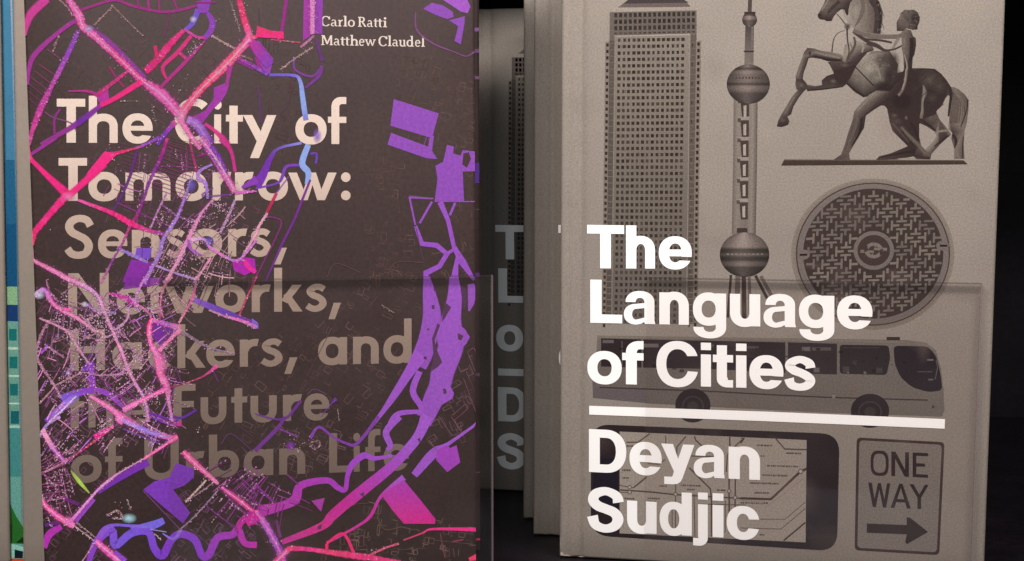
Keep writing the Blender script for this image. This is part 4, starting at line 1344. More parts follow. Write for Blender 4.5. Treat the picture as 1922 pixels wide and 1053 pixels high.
# blue and violet water on the left and top
for t, pts, w, col in (('B', [(100, 548), (280, 552), (325, 595), (342, 700), (355, 800), (368, 880)], [22, 24, 30, 40, 42, 40], [(116, 90, 200), (130, 110, 214), BLU, BLU, (130, 130, 220)]),
                       ('D', [(385, 45), (340, 180), (385, 250), (372, 335)], [44, 50, 48, 30], BLU), ('D', [(400, 112), (445, 112), (440, 185)], 18, (110, 70, 180)),
                       ('D', [(320, 195), (225, 205), (190, 290), (150, 330), (0, 365)], [20, 24, 26, 16, 16], (128, 70, 184)), ('D', [(335, 32), (170, 72), (110, 140), (50, 270), (0, 345)], [22, 22, 40, 66, 84], [(140, 140, 220), (112, 60, 170), (120, 56, 176), (128, 58, 180)]),
                       ('B', [(20, 640), (42, 900)], 14, (96, 58, 110)), ('A', [(1520, 95), (1555, 160), (1540, 230), (1490, 285)], [30, 48, 46, 40], PUR), ('A', [(1450, 70), (1410, 170), (1352, 222)], [44, 40, 30], VIO),
                       ('C', [(1770, 360), (1880, 300)], [22, 70], PUR), ('G', [(1085, 325), (860, 445), (715, 545)], [60, 64, 46], (112, 50, 160)), ('G', [(690, 600), (545, 760)], [30, 50], PUR),
                       ('G', [(450, 800), (360, 860), (325, 960)], [44, 60, 40], (164, 50, 160)), ('G', [(1200, 755), (1120, 790), (960, 830)], [50, 66, 60], (112, 96, 204)),
                       ('G', [(650, 1060), (705, 915), (820, 825), (842, 940), (960, 850), (1085, 840), (1130, 960), (1190, 1012), (1250, 905), (1320, 855), (1425, 895), (1480, 1015), (1530, 1005), (1590, 885), (1700, 860), (1745, 820), (1790, 920), (1880, 935)],
                        [40, 60, 60, 60, 62, 60, 60, 66, 60, 60, 60, 58, 62, 60, 56, 54, 50, 50], [(130, 60, 180), (112, 84, 200), (116, 60, 180), (124, 60, 186), (150, 56, 170), (176, 48, 156)]),
                       ('G', [(700, 915), (760, 830), (830, 790), (960, 795), (1090, 800)], [30, 50, 26, 22, 30], [(140, 80, 190), (120, 84, 196), (120, 100, 200)]), ('G', [(1190, 850), (1270, 890), (1330, 820)], [10, 24, 20], (128, 100, 200)),
                       ('G', [(1740, 830), (1770, 760), (1872, 700)], [50, 50, 80], (182, 44, 150)),
                       ('E', [(690, 650), (655, 640), (600, 690)], [30, 50, 24], (112, 56, 170)), ('E', [(665, 640), (680, 820)], [50, 56], (134, 60, 176)), ('E', [(690, 825), (560, 850), (450, 895)], [50, 56, 66], [(134, 60, 176), VIO]),
                       ('E', [(570, 860), (470, 940), (340, 1060)], [44, 60, 50], [VIO, (150, 110, 210), (120, 70, 180)]), ('E', [(700, 822), (800, 860), (900, 950)], [40, 44, 30], PUR),
                       ('E', [(1420, 165), (1600, 240), (1750, 300), (1880, 350)], [40, 52, 46, 40], [(140, 90, 200), (96, 60, 172), (140, 60, 170)])):
    mk(t, pts, w, col, .93, soft=.15, smooth=True, I=I)
mp('B', [(0, 300), (22, 298), (130, 432), (102, 545), (60, 520), (0, 410)], (152, 70, 176), I=I)
mp('B', [(352, -5), (398, -5), (398, 262), (345, 300)], (168, 60, 168), I=I)
mp('B', [(438, -5), (492, -5), (487, 250), (430, 250)], (150, 66, 176), I=I)
mp('A', [(1438, 10), (1550, -10), (1522, 95), (1450, 95)], PUR, I=I)
mp('A', [(1565, 640), (1682, 598), (1660, 680), (1625, 735), (1560, 800), (1480, 905), (1372, 872), (1500, 812), (1565, 720)], (162, 60, 168), I=I)
mp('A', [(700, 690), (790, 640), (802, 742), (740, 775)], (184, 58, 160), I=I)
mp('G', [(1290, 335), (1415, 375), (1420, 440), (1350, 500), (1268, 530), (1392, 700), (1340, 778), (1048, 530), (1130, 470), (1240, 440)], (116, 58, 170), I=I)
mp('C', [(1000, 800), (1112, 802), (1100, 880), (985, 880)], (124, 80, 196), I=I)
mp('C', [(960, 885), (1120, 905), (1090, 1053), (895, 1053)], (134, 50, 160), I=I)
mp('E', [(930, 0), (1190, 10), (1150, 60), (900, 90)], (134, 54, 160), .7, I=I)
mp('E', [(1120, 320), (1310, 372), (1170, 500), (1110, 430)], (120, 52, 156), .8, I=I)
mp('C', [(1700, 900), (1780, 868), (1865, 880), (1872, 960), (1790, 1002), (1712, 965)], (172, 44, 170), I=I)
mp('F', [(-30, 300), (18, 335), (22, 380), (-20, 370)], (130, 100, 200), I=I)
I.build_pieces('waterway_print', M['map_ink'], CC, c_off)

# ---- traffic lines
I = CIk(1.12e-4)
T_ = [
    # thin streets first: tile, points, width, colour, alpha, sparkle
    ('A', [(345, 360), (440, 430)], 9, DIM, .8, 0), ('A', [(285, 470), (400, 550)], 10, (124, 60, 96), .9, 0), ('A', [(255, 520), (370, 610)], 9, (124, 60, 96), .9, 0), ('A', [(225, 565), (345, 655)], 9, (120, 58, 96), .9, 0),
    ('A', [(212, 615), (325, 705)], 9, (116, 58, 92), .8, 0), ('A', [(212, 670), (300, 745)], 9, (112, 56, 90), .8, 0), ('A', [(212, 720), (285, 790)], 9, (108, 56, 90), .8, 0),
    ('A', [(590, 75), (780, 12), (870, 5), (960, 40), (1160, 85), (1300, 78), (1440, 40)], 18, (156, 52, 130), .9, 0), ('A', [(1005, -5), (1015, 60)], 12, (150, 50, 120), .9, 0), ('A', [(1085, -5), (1090, 70)], 16, (164, 50, 130), .9, 0),
    ('A', [(1165, -5), (1165, 80)], 12, (150, 50, 120), .9, 0), ('A', [(1270, -5), (1300, 70)], 14, (150, 52, 124), .9, 0), ('A', [(1240, 90), (1225, 180), (1200, 275)], 10, (120, 60, 104), .8, 0), ('A', [(1430, 20), (1580, 20)], 12, (140, 50, 120), .8, 0),
    ('A', [(830, 40), (690, 185)], 10, (168, 130, 130), .7, .25), ('A', [(830, 50), (960, 180), (1050, 265)], 8, (150, 120, 116), .7, .15), ('A', [(430, -5), (500, 60), (530, 120)], 10, (176, 140, 134), .6, .2), ('A', [(1550, 262), (1720, 358)], 12, (190, 164, 150), .7, .5),
    ('A', [(690, 240), (930, 375)], 8, (120, 80, 96), .7, 0), ('A', [(1680, -5), (1720, 110), (1760, 235)], 8, (156, 126, 124), .5, .4), ('A', [(400, 980), (400, 870), (440, 800)], 16, (150, 56, 140), .8, 0), ('A', [(330, 820), (390, 860), (520, 900), (560, 960)], 10, (140, 80, 130), .7, 0),
    ('A', [(430, 260), (390, 380)], 8, (170, 130, 140), .4, .5), ('A', [(800, 490), (860, 580), (910, 640)], 14, (160, 50, 110), .8, 0), ('A', [(880, 740), (1020, 740)], 8, (130, 110, 104), .5, .15), ('A', [(1110, 760), (1150, 930)], 8, (130, 110, 104), .4, .2),
    ('A', [(1380, 540), (1300, 700)], 6, (120, 84, 88), .5, .2), ('A', [(1700, 380), (1850, 440)], 12, (140, 110, 100), .6, .5), ('A', [(1740, 440), (1860, 500)], 30, (150, 60, 150), .7, 0),
    ('B', [(430, 260), (330, 345)], 16, (190, 120, 160), .8, .3), ('B', [(440, 285), (490, 450)], [18, 24], (110, 60, 130), .85, 0), ('B', [(282, 420), (290, 512), (412, 560), (482, 490)], 15, (130, 70, 150), .9, 0), ('B', [(482, 480), (462, 555), (362, 645)], [24, 26, 14], (124, 64, 150), .9, 0),
    ('B', [(420, 345), (300, 420), (180, 512)], 10, (176, 150, 144), .7, .5), ('B', [(225, -5), (190, 240)], 24, (158, 48, 140), .85, 0), ('B', [(110, 290), (330, 312)], 9, (190, 90, 110), .8, .2),
    ('B', [(1170, 90), (1180, 222), (1300, 320), (1450, 380), (1540, 412), (1600, 380)], [8, 12, 12, 8, 8, 12], (136, 84, 136), .8, 0), ('B', [(20, 60), (30, 180)], 8, (100, 70, 90), .5, 0), ('B', [(240, 60), (255, 200)], 8, (104, 74, 80), .6, 0),
    ('B', [(260, 600), (240, 760), (180, 830)], 8, (100, 64, 84), .6, 0), ('B', [(190, 830), (240, 1000)], 6, (100, 70, 78), .5, 0), ('B', [(0, 420), (50, 540)], 24, (170, 50, 140), .8, 0),
    ('C', [(1000, 90), (960, 250), (900, 400), (820, 550)], [18, 22, 18, 14], (104, 52, 128), .85, 0), ('C', [(860, 470), (1120, 590), (1240, 640)], 12, (124, 60, 120), .85, 0), ('C', [(1180, 480), (1290, 560), (1425, 615)], 12, (144, 90, 150), .8, .2),
    ('C', [(880, 470), (1080, 480)], 9, (120, 50, 84), .7, 0), ('C', [(1130, 590), (1100, 660)], 12, (200, 130, 190), .8, .3), ('C', [(1220, 400), (1160, 520), (1125, 600)], 14, (190, 120, 190), .85, .4), ('C', [(1450, 280), (1400, 70), (1390, 0)], 16, (180, 60, 120), .8, 0),
    ('C', [(1450, 130), (1560, 100)], 16, (150, 44, 120), .8, 0), ('C', [(1720, 450), (1680, 550), (1610, 692)], 18, (176, 140, 190), .85, .6), ('C', [(1545, 870), (1460, 1000), (1420, 1060)], 16, (226, 140, 176), .85, .4), ('C', [(1140, 930), (1330, 1000), (1460, 1035)], 15, (170, 140, 210), .85, .5),
    ('C', [(860, 800), (1000, 868), (1080, 905)], [18, 24, 20], (150, 120, 214), .85, .4), ('C', [(950, 640), (900, 760), (830, 880), (780, 980), (740, 1060)], [20, 15, 15, 18, 18], [(196, 60, 130), (140, 66, 150), (200, 120, 160)], .85, .2), ('C', [(1560, 360), (1480, 420), (1700, 410)], 14, (130, 70, 160), .6, 0),
    ('D', [(152, 400), (80, 545)], 26, [CRM, (176, 48, 84)], .9, 0), ('D', [(85, 545), (25, 640), (0, 700), (-90, 850)], [16, 24, 22, 16], (240, 170, 190), .9, .9), ('D', [(72, 570), (185, 602), (150, 720), (60, 900), (-20, 1060)], 13, (132, 50, 120), .85, 0),
    ('D', [(400, 300), (340, 450), (280, 600), (190, 780), (70, 1050)], [16, 20, 20, 20, 12], (118, 52, 144), .9, 0), ('D', [(240, 280), (150, 400)], 12, (150, 80, 190), .6, 0),
    ('D', [(760, 240), (880, 240)], 7, (96, 78, 72), .5, 0), ('D', [(1168, 632), (1225, 890)], 8, (104, 72, 100), .6, 0), ('D', [(1300, 440), (1120, 420)], 8, (150, 110, 150), .6, 0),
    ('D', [(520, 1020), (590, 915), (770, 985)], 7, (100, 76, 76), .7, 0), ('D', [(1230, 910), (1030, 905), (970, 1000)], 7, (100, 76, 76), .7, 0),
    ('E', [(290, 300), (500, 400), (560, 500), (620, 590), (660, 640)], [14, 20, 18, 16, 16], (206, 140, 178), .8, .5), ('E', [(345, 340), (290, 450), (270, 590), (400, 795), (445, 885)], [18, 20, 24, 18, 14], (168, 112, 140), .8, .5),
    ('E', [(400, 795), (620, 690)], 12, (180, 130, 136), .75, .3), ('E', [(405, 800), (290, 925)], 14, (190, 130, 150), .75, .3), ('E', [(320, 690), (640, 690)], 9, (130, 56, 140), .6, 0), ('E', [(350, 860), (440, 980)], 9, (140, 84, 120), .6, .2),
    ('E', [(1440, -5), (1410, 150), (1310, 335)], [18, 20, 18], [(240, 160, 190), PINK, (236, 150, 170)], .85, .5), ('E', [(1260, -5), (1190, 95), (1175, 230), (1200, 300)], [20, 18, 12, 10], (220, 120, 160), .8, .4), ('E', [(1880, -5), (1800, 165), (1750, 285)], [16, 18, 16], (196, 74, 106), .85, .1),
    ('E', [(1350, 410), (1530, 515), (1720, 560)], [26, 18, 12], (150, 130, 156), .7, .4), ('E', [(1240, 810), (1330, 785), (1480, 730), (1590, 650)], [12, 12, 14, 30], [(150, 56, 96), (172, 56, 96), PINK], .85, .1), ('E', [(1300, 690), (1330, 790)], 12, (110, 60, 110), .7, 0),
    ('E', [(1560, 690), (1600, 770)], 14, (110, 60, 120), .6, 0), ('E', [(1080, 990), (1200, 1030), (1310, 1053)], 20, (104, 50, 160), .85, 0), ('E', [(1250, 1010), (1330, 1030), (1440, 970)], 22, (100, 50, 156), .85, 0),
    ('E', [(700, 690), (830, 830), (900, 900)], 12, (130, 60, 130), .8, 0), ('E', [(860, 850), (960, 960)], 12, (120, 56, 130), .8, 0), ('E', [(900, 800), (1000, 900)], 12, (120, 56, 130), .8, 0), ('E', [(640, 700), (740, 720), (960, 700)], 10, (190, 130, 160), .7, .5),
    ('E', [(840, 390), (930, 310), (940, 220)], 18, (200, 150, 190), .8, .6), ('E', [(450, 130), (560, 40), (590, 0)], 10, (150, 90, 130), .6, .4), ('E', [(600, 330), (700, 280), (760, 240)], 12, (180, 130, 150), .6, .6), ('E', [(580, 270), (700, 400), (620, 440)], 12, (200, 140, 160), .7, .6),
    ('E', [(700, 470), (800, 430), (880, 400)], 14, (200, 140, 170), .7, .5), ('E', [(390, 470), (480, 420)], 8, (160, 110, 130), .6, .2), ('E', [(340, 500), (470, 590)], 16, (170, 110, 150), .7, .4), ('E', [(430, 420), (380, 480), (500, 440)], 8, (160, 110, 130), .6, .2),
    ('E', [(430, 180), (360, 100), (340, 20)], 12, (190, 100, 170), .7, .4), ('E', [(800, 120), (900, 160), (1040, 220), (1110, 290)], 18, (220, 110, 180), .8, .4), ('E', [(620, 190), (720, 250), (850, 260)], 22, (150, 110, 196), .7, .6),
    ('G', [(290, 140), (350, 50), (440, -5)], 24, LIL, .8, .5), ('G', [(330, 400), (500, 310), (700, 170), (830, 60)], [18, 16, 18, 24], [(200, 140, 160), (170, 70, 110), CRM, PINK], .85, .3), ('G', [(690, 145), (790, 92)], [40, 44], (214, 44, 144), .9, 0),
    ('G', [(310, 400), (420, 530)], 14, (150, 70, 130), .8, .1), ('G', [(430, 520), (360, 600)], 12, (150, 84, 120), .7, .2), ('G', [(460, 590), (580, 640)], 30, (110, 46, 120), .7, 0), ('G', [(330, 790), (430, 770)], 30, (110, 50, 140), .6, 0),
    ('G', [(900, 85), (1060, 150), (1190, 205)], 14, (110, 70, 150), .8, .1), ('G', [(545, 795), (690, 905)], 8, (190, 160, 140), .7, .8), ('G', [(560, 770), (700, 880)], 6, (190, 160, 140), .5, .6), ('G', [(1300, 840), (1450, 700), (1600, 530)], 12, (150, 120, 150), .75, .3),
    ('G', [(1360, 620), (1510, 460)], 14, (206, 190, 166), .8, .8), ('G', [(1420, 580), (1560, 480)], 8, (176, 150, 140), .6, .5), ('G', [(1050, 540), (1320, 822)], 10, (110, 64, 110), .8, 0), ('G', [(1620, 520), (1720, 640), (1880, 780)], 14, (130, 56, 130), .7, .1),
    ('G', [(1500, 640), (1600, 720), (1740, 820)], 12, (124, 56, 130), .7, 0), ('G', [(1620, 200), (1690, 120), (1850, 250)], 10, (96, 60, 100), .7, 0), ('G', [(1720, 40), (1860, 150)], 8, (90, 60, 80), .6, 0), ('G', [(1760, 440), (1872, 560), (1800, 610)], 12, (124, 56, 130), .7, 0),
    ('G', [(690, 920), (600, 1060)], 10, (176, 120, 140), .8, .4), ('G', [(500, 260), (480, 230)], 6, (180, 150, 140), .5, .9), ('G', [(780, 720), (860, 680), (900, 740), (820, 740)], 8, (170, 130, 120), .6, .8), ('G', [(930, 600), (960, 680)], 8, (150, 130, 120), .6, .4),
    ('G', [(1100, 820), (1220, 840)], 8, (150, 150, 200), .7, 0), ('G', [(1130, 850), (1180, 900)], 6, (190, 176, 176), .7, .4), ('G', [(1110, 90), (1110, 210)], 6, (170, 150, 190), .5, .3),
    ('H', [(-5, 245), (160, 80), (215, -5)], [34, 34, 26], (112, 56, 140), .85, 0), ('H', [(165, 82), (300, 140)], 16, (120, 64, 140), .85, .1), ('H', [(-5, 490), (60, 555), (135, 625)], 20, (130, 50, 140), .8, 0), ('H', [(230, 420), (310, 490)], 14, (120, 56, 120), .8, 0), ('H', [(90, 430), (30, 510)], 12, (120, 56, 110), .7, 0),
    ('H', [(400, 190), (460, 170), (470, 210), (420, 230), (395, 195)], 10, (130, 104, 110), .6, .4), ('H', [(520, 925), (520, 975)], 26, (220, 46, 110), .9, 0), ('H', [(520, 925), (640, 852), (720, 1000)], [20, 24, 26], (214, 50, 110), .9, 0), ('H', [(820, 1015), (940, 960), (1045, 925)], [20, 18, 20], (200, 80, 110), .85, .2),
    ('H', [(1080, 900), (1220, 848), (1300, 818), (1622, 822)], [14, 14, 20, 34], [(170, 70, 96), (190, 70, 110), (214, 60, 110), HOT, HOT], .9, 0), ('H', [(1350, 850), (1385, 1030)], 8, (130, 70, 84), .7, 0), ('H', [(1270, 170), (1320, 240)], 8, (130, 90, 110), .7, 0),
    ('H', [(1340, -5), (1440, 140)], 7, (120, 84, 96), .7, 0), ('H', [(1430, -5), (1500, 100)], 7, (120, 84, 96), .7, 0), ('H', [(150, 750), (180, 880)], [14, 30], (120, 60, 120), .7, 0), ('H', [(540, 800), (700, 650), (820, 630)], 6, (96, 76, 60), .6, 0), ('H', [(880, 700), (940, 820), (1070, 800)], 6, (110, 84, 70), .6, 0),
    ('H', [(1440, 910), (1520, 895)], 12, (150, 60, 90), .7, 0), ('H', [(1040, 970), (1250, 960)], 6, (90, 76, 72), .6, 0), ('H', [(1300, 900), (1600, 930)], 6, (90, 76, 72), .6, 0),
    ('F', [(1550, 550), (1605, 690)], 7, (116, 74, 96), .8, 0), ('F', [(1550, 550), (1595, 520), (1612, 570)], 7, (116, 74, 96), .8, 0), ('F', [(1540, 690), (1612, 850)], 7, (116, 74, 96), .8, 0), ('F', [(1520, 740), (1600, 960), (1612, 990)], 7, (110, 70, 90), .8, 0), ('F', [(1445, 1010), (1530, 935), (1548, 965), (1450, 1050)], 7, (116, 74, 90), .8, 0),
    ('F', [(920, 205), (1015, 262)], 8, (140, 124, 114), .7, .2), ('F', [(560, 370), (430, 620), (380, 730)], 5, (92, 72, 72), .7, 0), ('F', [(590, 890), (550, 930), (480, 1020)], [34, 10, 6], (116, 64, 160), .8, 0), ('F', [(-5, 1000), (200, 1040), (330, 905)], [10, 20, 28], (110, 56, 144), .8, 0),
    ('F', [(600, 960), (610, 1053)], 6, (150, 140, 130), .6, .2), ('F', [(380, 860), (430, 820), (520, 860)], 8, (110, 80, 120), .6, 0),
]
for t, pts, w, col, a, sp in T_:
    k_ = {'A': 1.35, 'B': 1.3, 'C': 1.25}.get(t, 1.05)
    w = [x * k_ for x in w] if isinstance(w, list) else w * k_
    mk(t, pts, w, col, a, sp, smooth=len(pts) > 2, I=I)
# dense net of small streets in the old quarter
INET = CIk(9.6e-5)
INET.MOD = 60
for _ in range(820):
    P_, a0_, c0_ = random.choice([([(84, 540), (330, 540), (330, 810), (100, 850), (74, 700)], .62, (186, 120, 156)), ([(84, 540), (330, 540), (330, 810), (100, 850), (74, 700)], .62, (150, 84, 140)),
                                  ([(170, 270), (400, 270), (430, 420), (300, 560), (240, 470)], .36, (140, 74, 130)), ([(300, 440), (470, 380), (440, 540), (320, 600)], .45, (170, 130, 140)),
                                  ([(80, 850), (150, 840), (120, 960), (85, 980)], .9, (130, 70, 110)), ([(420, 860), (500, 880), (560, 940), (430, 980)], .7, (128, 56, 124)), ([(84, 540), (330, 540), (330, 810), (100, 850), (74, 700)], .62, (170, 100, 190))])
    xs = [p_[0] for p_ in P_]; ys = [p_[1] for p_ in P_]
    x, y = random.uniform(min(xs), max(xs)), random.uniform(min(ys), max(ys))
    if not in_poly(x, y, P_) or in_poly(x, y, BASIN): continue
    turn = random.choice([0, math.pi / 2, math.pi / 2])
    l_ = random.uniform(10, 56)
    x = round(x / 7.0) * 7.0 + random.gauss(0, 1.2) if turn else x
    y = y if turn else round(y / 8.0) * 8.0 + random.gauss(0, 1.2)
    pts_ = [(max(80 - (1053 - y) * .02, x), y)]
    for _k in range(5):
        hx, hy = pts_[-1]
        th = a0_ + turn + .34 * math.sin(hx * .021 + hy * .012 + 1.0) + .22 * math.sin(hy * .03 - hx * .011)
        pts_.append((hx + l_ / 5 * math.cos(th), hy + l_ / 5 * math.sin(th)))
    k_ = random.choice([.7, .85, 1.0, 1.15, 1.35])
    ribbon(INET, pts_, random.uniform(1.0, 2.6), ink(tuple(min(255, q * k_) for q in c0_), y), random.uniform(.4, .95), .35, True)
    if random.random() < .3:
        for _s in range(int(l_ / 4)):
            f = random.random()
            SPARK.append((pts_[0][0] + (pts_[-1][0] - pts_[0][0]) * f + random.gauss(0, 1), pts_[0][1] + (pts_[-1][1] - pts_[0][1]) * f + random.gauss(0, 1)))
o = INET.build('small_street_print', M['map_ink'], CC)
o.location = c_off
o['label'] = 'web of thin pink streets in the old quarter'
o['kind'] = 'stuff'
# hatched yards
for k in range(11):
    mk('C', [(860 + k * 8, 90 + k * 30 - 60), (1000 + k * 6, 140 + k * 31 - 70)], 6, (118, 56, 92), .55, smooth=False, I=I)
for k in range(13):
    mk('C', [(1190 - k * 7, 20 + k * 28), (1425 - k * 4, 110 + k * 28)], 8, (132, 54, 108), .6, smooth=False, I=I)
for k in range(5):
    mk('A', [(1225, 1000 + k * 20), (1380, 1040 + k * 20)], 6, (112, 70, 80), .5, smooth=False, I=I)
